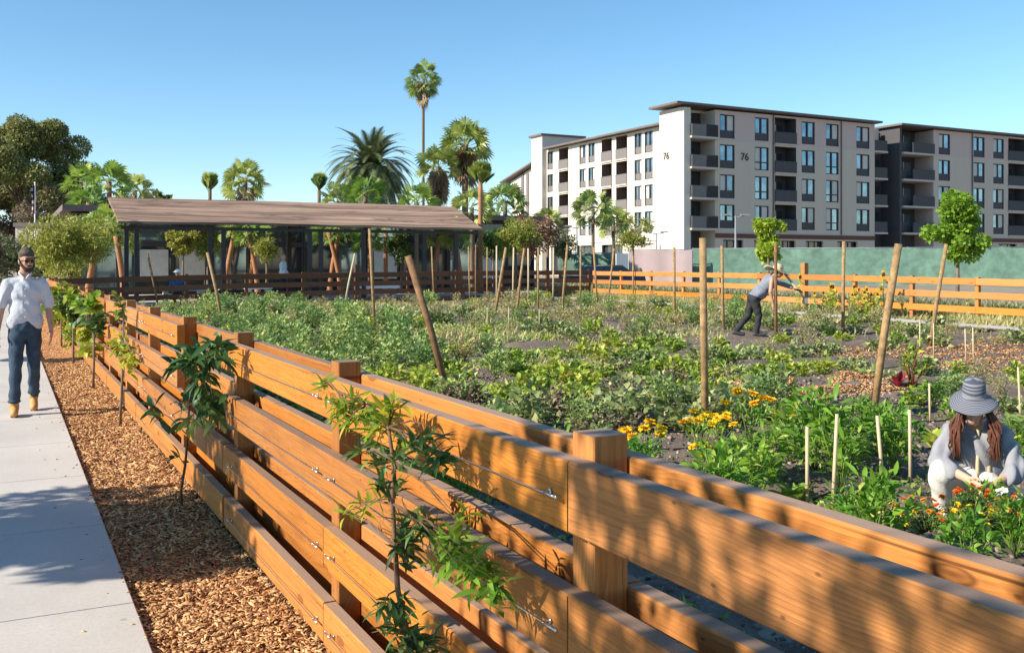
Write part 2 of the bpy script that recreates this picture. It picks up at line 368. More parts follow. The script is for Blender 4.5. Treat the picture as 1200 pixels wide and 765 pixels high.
# value noise for clods and bed ridges
def vnoise(X, Y, s, seed):
    r = np.random.default_rng(seed).random((256, 256)); x = X/s+500; y = Y/s+500
    i = np.floor(x).astype(int); j = np.floor(y).astype(int); u = x-i; v = y-j; u = u*u*(3-2*u); v = v*v*(3-2*v)
    g = lambda a, b_: r[a % 256, b_ % 256]
    return (g(i, j)*(1-u)+g(i+1, j)*u)*(1-v)+(g(i, j+1)*(1-u)+g(i+1, j+1)*u)*v-.5
def soil_z(X, Y):
    ridge = .05*np.cos(2*math.pi*(Y-.3)/.9)
    k = nss(X, 2.3, 3.2)*(1-nss(X, 19, 19.6))
    return ngz(X, Y)+ridge*k+.06*vnoise(X, Y, .55, 1)+.045*vnoise(X, Y, .16, 2)+.028*vnoise(X, Y, .07, 3)-.07*nss(X, 18.9, 19.4)*(1-nss(X, 20.5, 21))
def sz(X, Y): return float(soil_z(np.array([X]), np.array([Y]))[0])
xs = np.concatenate([np.arange(1.22, 5.0, .035), np.arange(5.0, 10, .07), np.arange(10, 22.6, .16)])
ys = np.concatenate([np.arange(-1.5, 6, .04), np.arange(6, 14, .08), np.arange(14, 35.5, .2)])
tag(grid('garden_soil', xs, ys, soil_z, 'soil'), kind='structure')
# soil clods near the fence
def scatter_chips(name, mat, X, Y, Z, L, W, H, rng, tilt=.35):
    n = len(X); a = rng.uniform(0, math.pi*2, n); D = np.stack([np.cos(a), np.sin(a), rng.normal(0, tilt, n)], 1); D = unit(D)
    S = np.stack([-np.sin(a), np.cos(a), rng.normal(0, tilt, n)], 1); S = unit(S-D*(S*D).sum(1, keepdims=True)); U = np.cross(D, S)
    P = np.stack([X, Y, Z], 1); L = L[:, None]/2; W = W[:, None]/2; H = H[:, None]/2
    V = np.stack([P+D*L*sx*(1-.25*(sy > 0))+S*W*sy+U*H*sz_ for sx in (-1, 1) for sy in (-1, 1) for sz_ in (-1, 1)], 1).reshape(-1, 3)
    b_ = np.arange(n)[:, None]*8
    T = np.concatenate([b_+np.array(t) for t in ((4, 6, 7, 5), (0, 1, 3, 2), (0, 4, 5, 1), (2, 3, 7, 6), (1, 5, 7, 3))], 0)
    return link(np_tris(name, V, T, mat), name)
rg = np.random.default_rng(3)
n = 26000; X = 1.3+rg.random(n)**1.5*9; Y = rg.random(n)*14-.5+0*X
s_ = np.minimum(rg.gamma(2, .0045, n)*(1+.10*X), .028)
tag(scatter_chips('soil_clods', 'clod', X, Y, soil_z(X, Y)+.004, s_*1.6, s_*1.2, s_, rg), kind='stuff')
# sidewalk: poured concrete bays with joints
mb = MB(); SW = .554
y = -4.58
while y < 60:
    mb.bev(-1.55, SW, y+.004, y+1.6-.004, -.12, 0.0, .006); y += 1.6
o = mb.build('sidewalk', 'concrete'); tag(o, kind='structure')
# mulch strip
mf = lambda X, Y: -.045+.03*vnoise(X, Y, .5, 5)+.02*vnoise(X, Y, .09, 6)+.02*nss(X, .8, 1.2)
tag(grid('mulch_strip', np.arange(.52, 1.62, .04), np.concatenate([np.arange(-1, 8, .05), np.arange(8, 36, .2)]), lambda X, Y: mf(X, Y)-.004, 'mulch_base'), kind='structure')
n = 60000; Y = 2.2+rg.random(n)**1.7*16; X = .55+rg.random(n)*.9
L = rg.uniform(.014, .050, n)*(1+Y*.03)
tag(scatter_chips('wood_chips', 'chip', X, Y, mf(X, Y)+rg.uniform(.0, .014, n), L, L*rg.uniform(.13, .34, n), np.full(n, .0035), rg, .3), kind='stuff')
n = 130; Y = 2.2+rg.random(n)*12; X = SW-.004-rg.random(n)**4*.3; L = rg.uniform(.01, .03, n)
tag(scatter_chips('stray_chips', 'chip', X, Y, np.full(n, .003), L, L*rg.uniform(.2, .5, n), np.full(n, .003), rg, .05), kind='stuff')
# wood chip paths in the garden and the far concrete path
def strip(name, mat, x0, x1, y0, y1, dz, kind='structure', amp=.0):
    return tag(grid(name, np.linspace(x0, x1, max(3, int((x1-x0)/.3))), np.linspace(y0, y1, max(3, int((y1-y0)/.3))), lambda X, Y: ngz(X, Y)+dz+amp*vnoise(X, Y, .4, 8), mat), kind=kind)
strip('concrete_path', 'concrete', 19.5, 20.35, 1, 34.6, .075)
strip('road', 'dirt', 24, 58, -20, 74, .19)
n = 30000; X = np.concatenate([rg.uniform(7.8, 11, n//3), rg.uniform(12.4, 18, n-n//3)]); Y = np.where(X < 11.5, rg.uniform(8.4, 10.6, n), rg.uniform(5, 13, n))
k_ = vnoise(X, Y, .9, 77)+.4*vnoise(X, Y, .3, 78) > -.02; X, Y = X[k_], Y[k_]; n = len(X); L = rg.uniform(.03, .065, n)
tag(scatter_chips('path_chips', 'chip', X, Y, soil_z(X, Y)+.006, L, L*.35, np.full(n, .006), rg), kind='stuff')
# drip lines
for i, (yy, xa, xb) in enumerate([(6.9, 3.2, 9), (7.55, 3.6, 9.5), (8.1, 4, 10), (6.0, 3.0, 7.5), (8.9, 4, 11), (5.1, 3, 7), (10.6, 10, 16), (9.7, 3.4, 8)]):
    pts = [(x, yy+.05*math.sin(x*1.7+i), sz(x, yy)+.022) for x in np.arange(xa, xb, .18)]
    tag(MB().tube(pts, .009, 5).build('drip_hose', 'black_plastic'), 'thin black irrigation hose lying along a soil bed', 'hose', 'drip hoses on the soil beds')

# ================================================================ fences
FX = 1.20           # sidewalk face of the near fence
ROWS = [1.15, .83, .51, .19]      # rail tops above ground
RH = .172
def rail(name, par, x0, x1, y0, y1, ztop, mat, h=RH, z2=None, bow=0):
    o = MB().bev(-(x1-x0)/2, (x1-x0)/2, 0, y1-y0, -h, 0, .005).build(name, mat, par)
    o.location = ((x0+x1)/2, y0, ztop)
    if z2 is not None: o.rotation_euler = (math.atan2(z2-ztop, y1-y0), 0, 0)
    return o
fence = empty('wooden_fence', (FX+.1, 0, 0), 0, 'long orange stained timber rail fence beside the sidewalk', 'fence')
PY = [2.055+2.03*k for k in range(-2, 17)]
TH = .058; PW = .10
px0 = FX+TH
for y in PY:
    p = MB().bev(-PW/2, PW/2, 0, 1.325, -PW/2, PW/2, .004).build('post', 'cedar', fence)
    p.rotation_euler = (R(90), 0, 0); p.location = (px0+PW/2-fence.location[0], y, -.12)
ox = fence.location[0]
def put(row, a, b_, back=False, jit=True):
    x0 = (px0+PW+.001 if back else FX)-ox
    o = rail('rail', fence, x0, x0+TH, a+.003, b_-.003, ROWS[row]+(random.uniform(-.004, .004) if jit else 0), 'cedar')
    return o
P0 = lambda k: PY[k+2]-.025    # k: post number counted from the first post in front of the camera
# near section, sidewalk side
put(0, P0(-2), P0(0)); put(0, P0(0), P0(2)+.28)
put(1, P0(-2), P0(0)-.0); put(1, P0(0), P0(2)+.1)
put(2, P0(-1), P0(1)); put(2, P0(1), P0(2)+.12)
put(3, P0(-1), P0(1)); put(3, P0(1), P0(2)+.09)
# far section, sidewalk side (set back a little at the break)
for row in range(4):
    a = P0(3)-.1 if row < 2 else P0(2)+.13
    k = 5 if row % 2 else 4
    while True:
        b_ = P0(min(k, 16)); put(row, a, b_); a = b_
        if k >= 16: break
        k += 2
for row in range(4):
    k = -2 if row % 2 else -1
    if k == -1: put(row, P0(-2), P0(-1), True)
    while k < 16: put(row, P0(k), P0(min(k+2, 16)), True); k += 2
# cables with eye bolts
for row in range(4):
    for a, b_ in ((P0(1), P0(0)), (P0(2), P0(1)), (P0(4), P0(3)), (P0(5), P0(4))):
        z = ROWS[row]-RH*.52; x = FX-ox-.022; a2, b2 = a-.13, b_+.05
        MB().tube([(x, a2, z), (x, (a2+b2)/2, z-.006), (x, b2, z)], .0018, 6).build('cable', 'steel', fence)
        for yy, s in ((a2, -1), (b2, 1)):
            mb = MB().tube([(FX-ox+.002, yy+s*.03, z), (x-.004, yy+s*.03, z)], .0035, 8).tube([(x, yy+s*.035, z), (x, yy-s*.03, z)], .0042, 8)
            mb.ell((FX-ox-.004, yy+s*.03, z), (.003, .0085, .0085), n=10, m=6); mb.ell((x, yy-s*.03, z), (.0035, .0065, .0065), n=8, m=6)
            mb.build('eye_bolt', 'steel', fence, True)
# right hand far fence
def far_fence(label, p0, p1, tops, mat, h, posts, ph, name='rail_fence', seg=2):
    f = empty(name, (p0[0], p0[1], 0), math.atan2(-(p1[0]-p0[0]), p1[1]-p0[1]), label, 'fence')
    Ln = math.hypot(p1[0]-p0[0], p1[1]-p0[1]); n = len(posts)
    W = lambda s: (p0[0]+(p1[0]-p0[0])*s/Ln, p0[1]+(p1[1]-p0[1])*s/Ln)
    for i, s in enumerate(posts):
        g = gz(*W(s)); hh = ph if not hasattr(ph, '__len__') else ph[i]
        w = .16 if hh > 1.3 else .1
        MB().bev(-w/2, w/2, -w/2, w/2, 0, hh, .005).build('post', mat, f, loc=(0, s, g-.05))
    for ti, t in enumerate(tops):
        k = ti % seg
        if k: idx = [0]+list(range(k, n-1, seg))+[n-1]
        else: idx = list(range(0, n-1, seg))+[n-1]
        for a, b_ in zip(idx[:-1], idx[1:]):
            sa, sb = posts[a], posts[b_]
            if sb-sa < .1: continue
            rail('rail', f, -.05-.045, -.052, sa+.003, sb-.003, gz(*W(sa))+t, mat, h, gz(*W(sb))+t)
    return f
yb = [35-2.03*k for k in range(0, 16)][::-1]
ph = [1.52 if abs(y-22.8) < 1.1 else 1.2 for y in yb]
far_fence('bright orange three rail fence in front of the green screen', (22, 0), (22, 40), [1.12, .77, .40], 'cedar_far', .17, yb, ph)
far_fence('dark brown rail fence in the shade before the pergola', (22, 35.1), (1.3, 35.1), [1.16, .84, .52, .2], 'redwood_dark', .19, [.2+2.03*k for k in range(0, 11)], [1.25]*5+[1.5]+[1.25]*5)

# ================================================================ stakes
STK = [  # top x,y  base x,y  radius material label
 (478, 300, 531, 474, .040, 'pole_wood_dark', 'thick round dark pole leaning left behind the near fence'),
 (823.5, 279, 827, 507, .036, 'pole_wood', 'tall upright round pole standing among the yellow flowers'),
 (1053, 286, 1021, 489, .040, 'pole_wood', 'thick pale pole leaning right, rising from the pepper bed'),
 (1109, 286, 1088, 410, .036, 'pole_wood', 'leaning brown pole in front of the round green tree'),
 (989, 283, 988, 392, .036, 'pole_wood', 'upright pole right of the bending gardener'),
 (790, 290, 790.5, 378, .034, 'pole_wood', 'upright pole in bare soil before the mauve screen'),
 (846, 288, 848, 388, .034, 'pole_wood', 'upright pole left of the bending gardener'),
 (909, 285, 909.5, 397, .034, 'pole_wood_dark', 'upright pole right beside the bending gardener'),
 (433, 268, 440, 388, .034, 'pole_wood', 'upright pole before the middle of the pergola'),
 (243, 296, 264, 388, .036, 'pole_wood', 'pole leaning left below the left half of the pergola'),
 (173, 297, 187, 364, .036, 'pole_wood_dark', 'leaning pole next to the pergola corner posts'),
 (416, 297, 402, 364, .030, 'bamboo', 'pale thin pole leaning right before the brown fence'),
 (291, 297, 291, 352, .030, 'pole_wood_dark', 'short upright pole close to the brown fence below the pergola'),
 (593, 290, 579, 371, .042, 'pole_wood', 'leaning pole, leftmost of the row in front of the rust tree'),
 (614.5, 291, 604.7, 371, .036, 'pole_wood', 'leaning pole, second in the row in front of the rust tree'),
 (631, 290, 630.5, 366, .032, 'pole_wood', 'upright pole under the rust coloured tree'),
 (665, 287, 658, 369, .036, 'pole_wood', 'leaning pole in the row right of the rust tree'),
 (680.4, 288, 680, 358, .032, 'pole_wood', 'upright pole under the pair of small palms'),
 (695.6, 290, 700, 359, .034, 'pole_wood', 'pole leaning left under the pair of small palms'),
 (719.6, 291, 712, 357, .034, 'pole_wood', 'leaning pole at the left end of the orange rail fence'),
 (571, 290, 571, 352, .030, 'pole_wood', 'upright pole right of the pergola end'),
 (582, 288, 582, 354, .030, 'bamboo', 'pale upright pole right of the pergola end'),
 (602, 290, 601, 356, .030, 'bamboo', 'thin pale pole between two leaning poles'),
 (619, 291, 619, 356, .030, 'bamboo', 'thin pale pole behind the row of leaning poles'),
 (648.6, 290, 648, 353, .032, 'bamboo', 'pale upright pole before the cream wing of the apartment building'),
 (549, 289, 551, 354, .030, 'pole_wood', 'upright pole, left of a close pair under the pergola end'),
 (557.6, 287, 557.6, 355, .030, 'pole_wood_dark', 'darker upright pole, right of a close pair under the pergola end'),
 (505.7, 289, 509, 354, .030, 'pole_wood', 'upright pole before the right part of the pergola'),
 (742, 300, 742, 352, .030, 'pole_wood', 'upright pole tied to the pale green tree'),
]
for (tx, ty, bx, by, r, mt, lab) in STK:
    X, Y, Z, zc = g_at(bx, by); zt = h_at(ty, zc); tX, tY = w_at(tx, zc)
    k = random.uniform(-.01, .01)
    mid = ((X+tX)/2+k, (Y+tY)/2, (Z+zt)/2)
    o = MB().tube([(0, 0, -.12), (mid[0]-X, mid[1]-Y, mid[2]-Z), (tX-X, tY-Y, zt-Z)], [r*1.02, r, r*.97], 14).build('wooden_stake', mt, None, True, (X, Y, Z))
    for p in o.data.polygons:
        if len(p.vertices) > 4: p.use_smooth = False
    tag(o, lab, 'stake', 'wooden stakes in the garden')
THIN = [
 (946, 500, 946, 592, 'short thick wooden peg, leftmost by the near rail'), (981, 485, 975, 600, 'slim wooden stick leaning right in the pepper bed'),
 (1028, 487, 1037, 580, 'slim wooden stick leaning left in the pepper bed'), (1066, 480, 1067, 562, 'slim upright stick left of the crouching woman'),
 (1146, 483, 1145, 600, 'upright stick before the crouching woman, beside her hands'), (1160.5, 463, 1158, 600, 'taller stick in front of the crouching woman at her shoulder'),
 (1089, 449, 1090, 490, 'thin stick behind the crouching woman, left of her hat'), (1193, 430, 1197, 500, 'thin stick near the right edge behind the crouching woman'),
 (1131, 385, 1132, 424, 'thin pale stick standing far behind the crouching woman'), (1140, 384, 1141, 425, 'thin pale stick at the chip path behind the hat'),
 (1078, 375, 1078, 416, 'thin pale stick left of the leaning brown pole'), (1094, 379, 1094, 422, 'thin pale stick right of the leaning brown pole'),
 (571, 360, 571, 395, 'thin pale stick in the low greens below the pole row'), (596, 360, 596, 392, 'thin stick beside another in the low greens'), (632, 362, 632, 392, 'thin pale stick in the low greens under the rust tree')]
for (tx, ty, bx, by, lab) in THIN:
    X, Y, Z, zc = g_at(bx, by); zt = h_at(ty, zc); tX, tY = w_at(tx, zc); r = .013 if by > 550 else .011
    o = MB().tube([(0, 0, -.08), (tX-X, tY-Y, zt-Z)], [r, r*.9], 8).build('thin_stake', 'bamboo', None, True, (X, Y, Z)); tag(o, lab, 'stick', 'thin sticks in the beds')
# ================================================================ garden plants (shared meshes, every plant an object)
def stems_mesh(pairs, r0, r1, mat, n=5):
    mb = MB()
    for a, b_ in pairs:
        m_ = [(a[i]+b_[i])/2 for i in range(3)]; m_[2] += .06*math.dist(a, b_)
        mb.tube([a, m_, b_], [r0, (r0+r1)/2, r1], n)
    return mb.mesh('stem', mat, True)
def p_rosette(nl, L, W, h, seed, mat, arch=.25, lean=(.1, .9)):
    r = np.random.default_rng(seed); a = np.arange(nl)*2.4; k = np.linspace(0, 1, nl); z = lean[0]+(lean[1]-lean[0])*k+r.normal(0, .08, nl)
    D = np.stack([np.cos(a), np.sin(a), z*1.2], 1); P = np.stack([.01*np.cos(a), .01*np.sin(a), h*k], 1)
    V, T = leaves_fine(P, D, L*r.uniform(.7, 1.1, nl), W*r.uniform(.8, 1.2, nl), arch, .18, .25, r)
    return np_tris('foliage', V, T, mat)
def p_dome(nl, L, W, rad, h, seed, mat, ns=9, stem='stem_green', droop=.0, arch=.2, stem_r=.006, up=.25):
    r = np.random.default_rng(seed); tips = []
    for i in range(ns):
        a = i*2.4+r.normal(0, .3); q = math.sqrt((i+.5)/ns); tips.append((rad*q*.8*math.cos(a), rad*q*.8*math.sin(a), h*(1-.45*q*q)*r.uniform(.8, 1.05)))
    tp = np.array(tips); idx = r.integers(0, ns, nl); t = r.beta(2.2, 1.0, nl)[:, None]
    P = tp[idx]*np.concatenate([t, t, t**.8], 1)+r.normal(0, rad*.10, (nl, 3)); P[:, 2] = np.maximum(P[:, 2], .01)
    D = unit(P*np.array([1, 1, .2])+1e-4)*.7+rdir(nl, -.3, 1, r)*.8; D[:, 2] += up-droop
    V, T = (leaves_fine if mat == 'leaf_pepper' else leaves)(P, D, L*r.uniform(.55, 1.15, nl), W*r.uniform(.7, 1.2, nl), arch, .12, .5, r)
    return np_tris('foliage', V, T, mat), stems_mesh([((0, 0, -.02), tuple(x)) for x in tips], stem_r, stem_r*.4, stem), tips
def proto(name, fol, stem=None, extra=()):
    e = empty(name, (0, 0, -50)); link(fol, 'foliage', e)
    if stem: link(stem, 'stem', e)
    for nm, me, loc in extra:
        o = link(me, nm, e); o.location = loc; o.rotation_euler = (random.uniform(-.5, .5), random.uniform(-.5, .5), 0)
    return e
def flower_mesh(mat, r=.022, seed=0):
    g = np.random.default_rng(seed); n = 46; a = g.uniform(0, 6.28, n); z = g.uniform(.05, 1.1, n)
    D = np.stack([np.cos(a), np.sin(a), z], 1); V, T = leaves(np.zeros((n, 3)), D, r*1.15, r*.75, .2, .1, .4, g)
    return np_tris('flower', V, T, mat)
FO = [flower_mesh('petal_orange', .023, 1), flower_mesh('petal_yellow', .023, 2), flower_mesh('petal_yellow', .045, 3)]
PROT = {}
PROT['kale'] = [proto('kale_plant', p_rosette(26, .30, .11, .22, s, 'leaf_kale')) for s in (1, 2, 3)]
PROT['bushy'] = [proto('bushy_vegetable_plant', *p_dome(420, .085, .045, .38, .62, s, 'leaf_kale', 12)[:2]) for s in (4, 5, 6)]
PROT['leafy'] = [proto('leafy_green_plant', *p_dome(210, .115, .065, .34, .30, s, 'leaf_leafy', 9)[:2]) for s in (7, 8, 9)]
PROT['squash'] = [proto('squash_plant', *p_dome(170, .13, .10, .48, .34, s, 'leaf_squash', 12)[:2]) for s in (10, 11, 12)]
PROT['dry'] = [proto('dried_tomato_plant', *p_dome(260, .08, .03, .36, .55, s, 'leaf_dry', 12, 'stem_brown', .25)[:2]) for s in (13, 14)]
PROT['wilted'] = [proto('wilted_plant', *p_dome(240, .10, .055, .42, .26, s, 'leaf_wilted', 12, 'stem_brown', .25)[:2]) for s in (51, 52)]
PROT['pepper'] = [proto('pepper_plant', *p_dome(190, .115, .033, .26, .50, s, 'leaf_pepper', 9, droop=.25, arch=.3)[:2]) for s in (15, 16, 17)]
PROT['chard'] = [proto('small_chard_plant', p_rosette(11, .24, .12, .04, s, 'leaf_leafy', .2, (.6, 1.3))) for s in (18, 19)]
def flower_plant(name, mat, fm, nf, s, h=.23, rad=.23, nl=520, lm='leaf_dark'):
    f, st, tips = p_dome(nl, .045, .016, rad, h, s, lm, nf); ex = []
    for i, t in enumerate(tips): ex.append(('flower', fm, (t[0]*1.08, t[1]*1.08, t[2]+.03+random.uniform(0, .03))))
    return proto(name, f, st, ex)
PROT['marigold'] = [flower_plant('marigold_plant', 0, FO[0], 13, 21), flower_plant('marigold_plant', 0, FO[0], 16, 22), flower_plant('marigold_plant', 0, FO[1], 12, 23)]
PROT['yellow'] = [flower_plant('yellow_flower_plant', 0, FO[2], 9, 24, .42, .26, 180, 'leaf_pepper'), flower_plant('yellow_flower_plant', 0, FO[2], 7, 25, .4, .22, 150, 'leaf_pepper')]
# sunflower
def sunflower(seed):
    r = random.Random(seed); h = r.uniform(1.0, 1.5); mb = MB().tube([(0, 0, 0), (.03, .02, h*.6), (.0, .0, h)], [.014, .011, .008], 6)
    g = np.random.default_rng(seed); n = 14; P = np.stack([np.zeros(n), np.zeros(n), np.linspace(.25, h*.9, n)], 1); a = g.uniform(0, 6.28, n)
    V, T = leaves(P, np.stack([np.cos(a), np.sin(a), np.full(n, .2)], 1), .26, .2, .25, .1, .3, g); e = empty('sunflower', (0, 0, -50))
    link(np_tris('foliage', V, T, 'leaf_leafy'), 'foliage', e); mb.build('stem', 'stem_green', e, True)
    n = 24; a = np.arange(n)/n*6.283; D = np.stack([np.cos(a), np.full(n, -.25), np.sin(a)], 1)
    V, T = leaves(D*.05, D, .10, .045, .05, .05, .1, g); hd = link(np_tris('flower_head', V, T, 'petal_yellow'), 'flower_head', e); hd.location = (0, -.03, h); hd.rotation_euler = (0, 0, r.uniform(-.9, .3))
    MB().ell((0, -.03, h), (.065, .03, .065)).build('flower_core', 'flower_core', e, True); return e
PROT['sunflower'] = [sunflower(s) for s in (31, 32, 33)]
used = set()
CAT = dict(wilted='wilted plant', kale='kale plant', bushy='vegetable plant', leafy='leafy plant', squash='squash plant', dry='dried plant', pepper='pepper plant', chard='chard plant', marigold='marigold', yellow='flower plant', sunflower='sunflower')
GRP = dict(wilted='wilted plants behind the near rail', kale='kale plants in the far left beds', bushy='bushy vegetable plants in the left beds', leafy='low leafy plants in the middle beds', squash='squash plants in the central beds',
           dry='dried tomato plants in the far beds', pepper='pepper plants in the front bed', chard='small chard seedlings', marigold='marigolds before the crouching woman', yellow='yellow flowers in the front beds', sunflower='sunflowers by the right fence')
LAB = dict(wilted='wilted brown plant on dark soil behind the near rail', kale='grey green kale plant in the far left beds below the pergola', bushy='bushy grey green vegetable plant in the left beds beyond the near fence', leafy='low leafy yellow green plant in the middle of the garden',
           squash='low grey green squash plant on the dark beds behind the near rail', dry='half dried straw coloured tomato plant in the far beds', pepper='bright green pepper plant with long leaves in the front bed',
           chard='small upright pale green seedling in the front bed', marigold='low marigold plant with orange flowers in front of the crouching woman', yellow='green plant with yellow flowers in the front beds', sunflower='tall sunflower before the orange rail fence')
def plant(kind, X, Y, sc=1.0, label=None, v=None):
    v = random.randrange(len(PROT[kind])) if v is None else v; p = PROT[kind][v]; s = sc*random.uniform(.82, 1.18)
    loc = (X, Y, sz(X, Y)-.015); rz = random.uniform(0, 6.28) if kind != 'sunflower' else random.uniform(-.3, .3); sca = (s, s, s*random.uniform(.85, 1.15))
    if (kind, v) not in used:
        used.add((kind, v)); o = p; o.location = loc; o.rotation_euler = (0, 0, rz); o.scale = sca
    else: o = dup(p, loc, rz, sca)
    o['label'] = label or LAB[kind]; o['category'] = CAT[kind]; o['group'] = GRP[kind]; return o
PTH = [(8.0, 10.8, 8.5, 10.3), (12.6, 17.6, 4, 12.0), (7.5, 9.6, 15.2, 17.1), (19.3, 20.5, 0, 35)]
inpath = lambda x, y: any(a < x < b_ and c_ < y < d for a, b_, c_, d in PTH)
cnt = {}
y = 2.4
while y < 33.5:
    step = .9 if y < 14 else 1.15
    x = 2.0+.4*random.random()
    while x < 21.0:
        zc = zc_of(x, y); px = 600+FPX*(x*CA-y*SA)/zc; jx, jy = x+random.uniform(-.1, .1), y+random.uniform(-.14, .14); kind = None; sc = 1; skip = .06
        if 40 < px < 1260 and zc > 4.0 and not inpath(x, y):
            if y > 13 and x < 6.5+.12*(y-13): kind = random.choice(['bushy', 'bushy', 'kale', 'leafy', 'bushy', 'dry']); sc = .95
            elif y > 8.8 and x < 11 and y < 18: kind = random.choice(['leafy', 'leafy', 'bushy', 'leafy', 'squash', 'leafy', 'leafy', 'wilted' if y < 11 else 'leafy']); sc = .85; skip = .2
            elif 7.4 < y <= 9.3 and x < 8.0: kind = 'squash' if random.random() < .62 else 'wilted'; sc = .85; skip = .1 if x > 5 else .3
            elif y <= 7.4 and x < 8.2 and y > 5.6: kind = random.choice(['pepper', 'pepper', 'yellow', 'chard', None]); sc = .85; skip = .2
            elif y <= 5.6 and x < 9: kind = None
            elif y > 17 and x > 8: kind = random.choice(['dry', 'dry', 'leafy', 'bushy', 'squash', 'dry']); sc = .85; skip = .4
            elif 12 <= y <= 17: kind = random.choice(['squash', 'dry', 'leafy', None]); sc = .75; skip = .4
            else: kind = random.choice(['leafy', 'squash', None, None, 'dry', None, None]); sc = .7
            if math.hypot(x-13.6, y-15.5) < 1.2: kind = None
        if kind and random.random() > skip and cnt.get(kind, 0) < 290:
            cnt[kind] = cnt.get(kind, 0)+1; plant(kind, jx, jy, sc)
        x += .52 if zc < 16 else (.62 if zc < 26 else .8)
    y += step
# the front beds, placed one by one
NEAR = [('pepper', 2.55, 5.55, .7), ('pepper', 3.35, 5.9, .8), ('pepper', 3.5, 5.0, .75), ('pepper', 4.0, 5.75, .95), ('pepper', 4.15, 5.0, .75), ('pepper', 4.75, 5.6, .9), ('yellow', 4.4, 6.3, 1), ('yellow', 5.1, 6.5, 1.0), ('yellow', 5.9, 6.8, 1.0), ('yellow', 6.5, 6.9, 1.0),
        ('pepper', 5.5, 5.6, 1.1), ('pepper', 5.95, 5.9, 1.1), ('pepper', 6.6, 5.9, 1.1), ('pepper', 6.2, 5.45, 1.15), ('pepper', 5.3, 5.15, .95), ('pepper', 4.55, 5.2, .85), ('pepper', 5.0, 5.55, 1.0), ('pepper', 3.9, 4.75, .85), ('chard', 4.75, 5.05, 1.0), ('chard', 4.4, 4.25, 1.1), ('pepper', 3.75, 4.35, .8), ('pepper', 4.2, 3.85, .8),
        ('pepper', 4.5, 4.3, .8), ('chard', 4.95, 4.4, .7), ('pepper', 4.45, 3.45, .8), ('pepper', 5.05, 3.6, .75), ('pepper', 5.45, 4.1, .58), ('pepper', 6.75, 4.1, .9), ('pepper', 7.2, 4.6, .9), ('pepper', 7.4, 5.3, 1.0), ('leafy', 3.1, 6.9, .7), ('pepper', 7.9, 5.2, .9),
        ('leafy', 2.7, 6.3, .8), ('yellow', 3.0, 7.4, .7), ('yellow', 2.6, 8.1, .7), ('pepper', 5.0, 6.0, .9), ('pepper', 6.6, 6.0, 1.0), ('pepper', 8.3, 6.6, .7), ('pepper', 9.0, 7.4, .8), ('bushy', 9.9, 7.9, .7), ('pepper', 10.2, 6.7, .8)]
for k, x, y, s in NEAR: plant(k, x, y, s)
for x, y, v, s in [(4.75, 4.2, 2, .8), (4.95, 4.12, 0, .85), (5.15, 3.98, 0, .85), (5.35, 3.85, 1, .85), (5.55, 3.75, 1, .95), (5.75, 3.7, 0, 1.0), (5.2, 3.75, 0, .8), (5.85, 3.5, 1, .95), (5.5, 3.5, 0, .9), (6.0, 3.75, 0, 1), (5.0, 3.85, 2, .8)]: plant('marigold', x, y, s, v=v)
for i in range(20): plant('sunflower', random.uniform(20.7, 21.7), random.uniform(18.9, 22.0), .68)
for x_, y_, k_, s_ in [(3.4, 8.2, 'leafy', .7), (3.9, 7.9, 'bushy', .7), (4.4, 8.3, 'squash', .8), (3.2, 9.0, 'leafy', .8), (4.9, 8.0, 'bushy', .75), (5.5, 8.2, 'squash', .9), (6.2, 8.5, 'bushy', .7), (5.9, 7.7, 'squash', .8), (4.2, 9.2, 'wilted', .9), (5.2, 9.1, 'wilted', 1), (6.3, 9.3, 'wilted', 1), (6.9, 8.8, 'squash', .9), (7.4, 8.3, 'bushy', .8), (4.6, 7.2, 'bushy', .5), (3.5, 7.1, 'leafy', .6)]: plant(k_, x_, y_, s_)
for k in PROT:                       # a prototype nothing used is removed
    for v, p in enumerate(PROT[k]):
        if (k, v) not in used:
            for c_ in list(p.children): bpy.data.objects.remove(c_)
            bpy.data.objects.remove(p)
# weeds: ground cover nobody could count
def weeds(name, n, xr, yr, mat, L, W, seed, clump=1.0, up=1.0, dens=None, th=.16):
    r = np.random.default_rng(seed); X = r.uniform(*xr, n*3); Y = r.uniform(*yr, n*3)
    k = vnoise(X, Y, clump, seed)+.5*vnoise(X, Y, clump*.35, seed+1); zc = X*SA+Y*CA
    ok = (k > th) & (zc > 3) & (np.abs((X*CA-Y*SA)/zc) < .6)
    for a, b_, c_, d in PTH: ok &= ~((X > a) & (X < b_) & (Y > c_) & (Y < d))
    if dens is not None: ok &= r.random(n*3) < dens(X, Y)
    X, Y = X[ok][:n], Y[ok][:n]; n = len(X); P = np.stack([X, Y, soil_z(X, Y)-.01], 1); D = rdir(n, .1, 1, r); D[:, 2] *= up
    V, T = leaves(P, D, L*r.uniform(.5, 1.4, n), W*r.uniform(.6, 1.3, n), .15, .1, .6, r)
    return tag(link(np_tris(name, V, T, mat), name), kind='stuff')
weeds('ground_cover', 26000, (1.8, 10), (8, 34), 'leaf_leafy', .11, .05, 41, .9, .7)
weeds('ground_cover', 16000, (1.8, 12), (9, 34), 'leaf_kale', .14, .045, 42, 1.1)
weeds('straw_litter', 15000, (2, 20), (9, 34), 'leaf_dry', .10, .022, 48, .8, .6, lambda X, Y: np.where((X > 9) & (Y < 15), .15, 1.0))
BARE = lambda X, Y: np.where((X > 8) & (Y < 14.5+.3*(X-8)) & (Y < 17), .12, 1.0)
weeds('weeds', 30000, (5, 21.8), (11, 35), 'grass_mat', .17, .02, 43, 1.3, 1.8, BARE)
weeds('weeds', 16000, (8, 21.8), (7, 35), 'leaf_dry', .13, .03, 44, 1.0, 1.0, BARE)
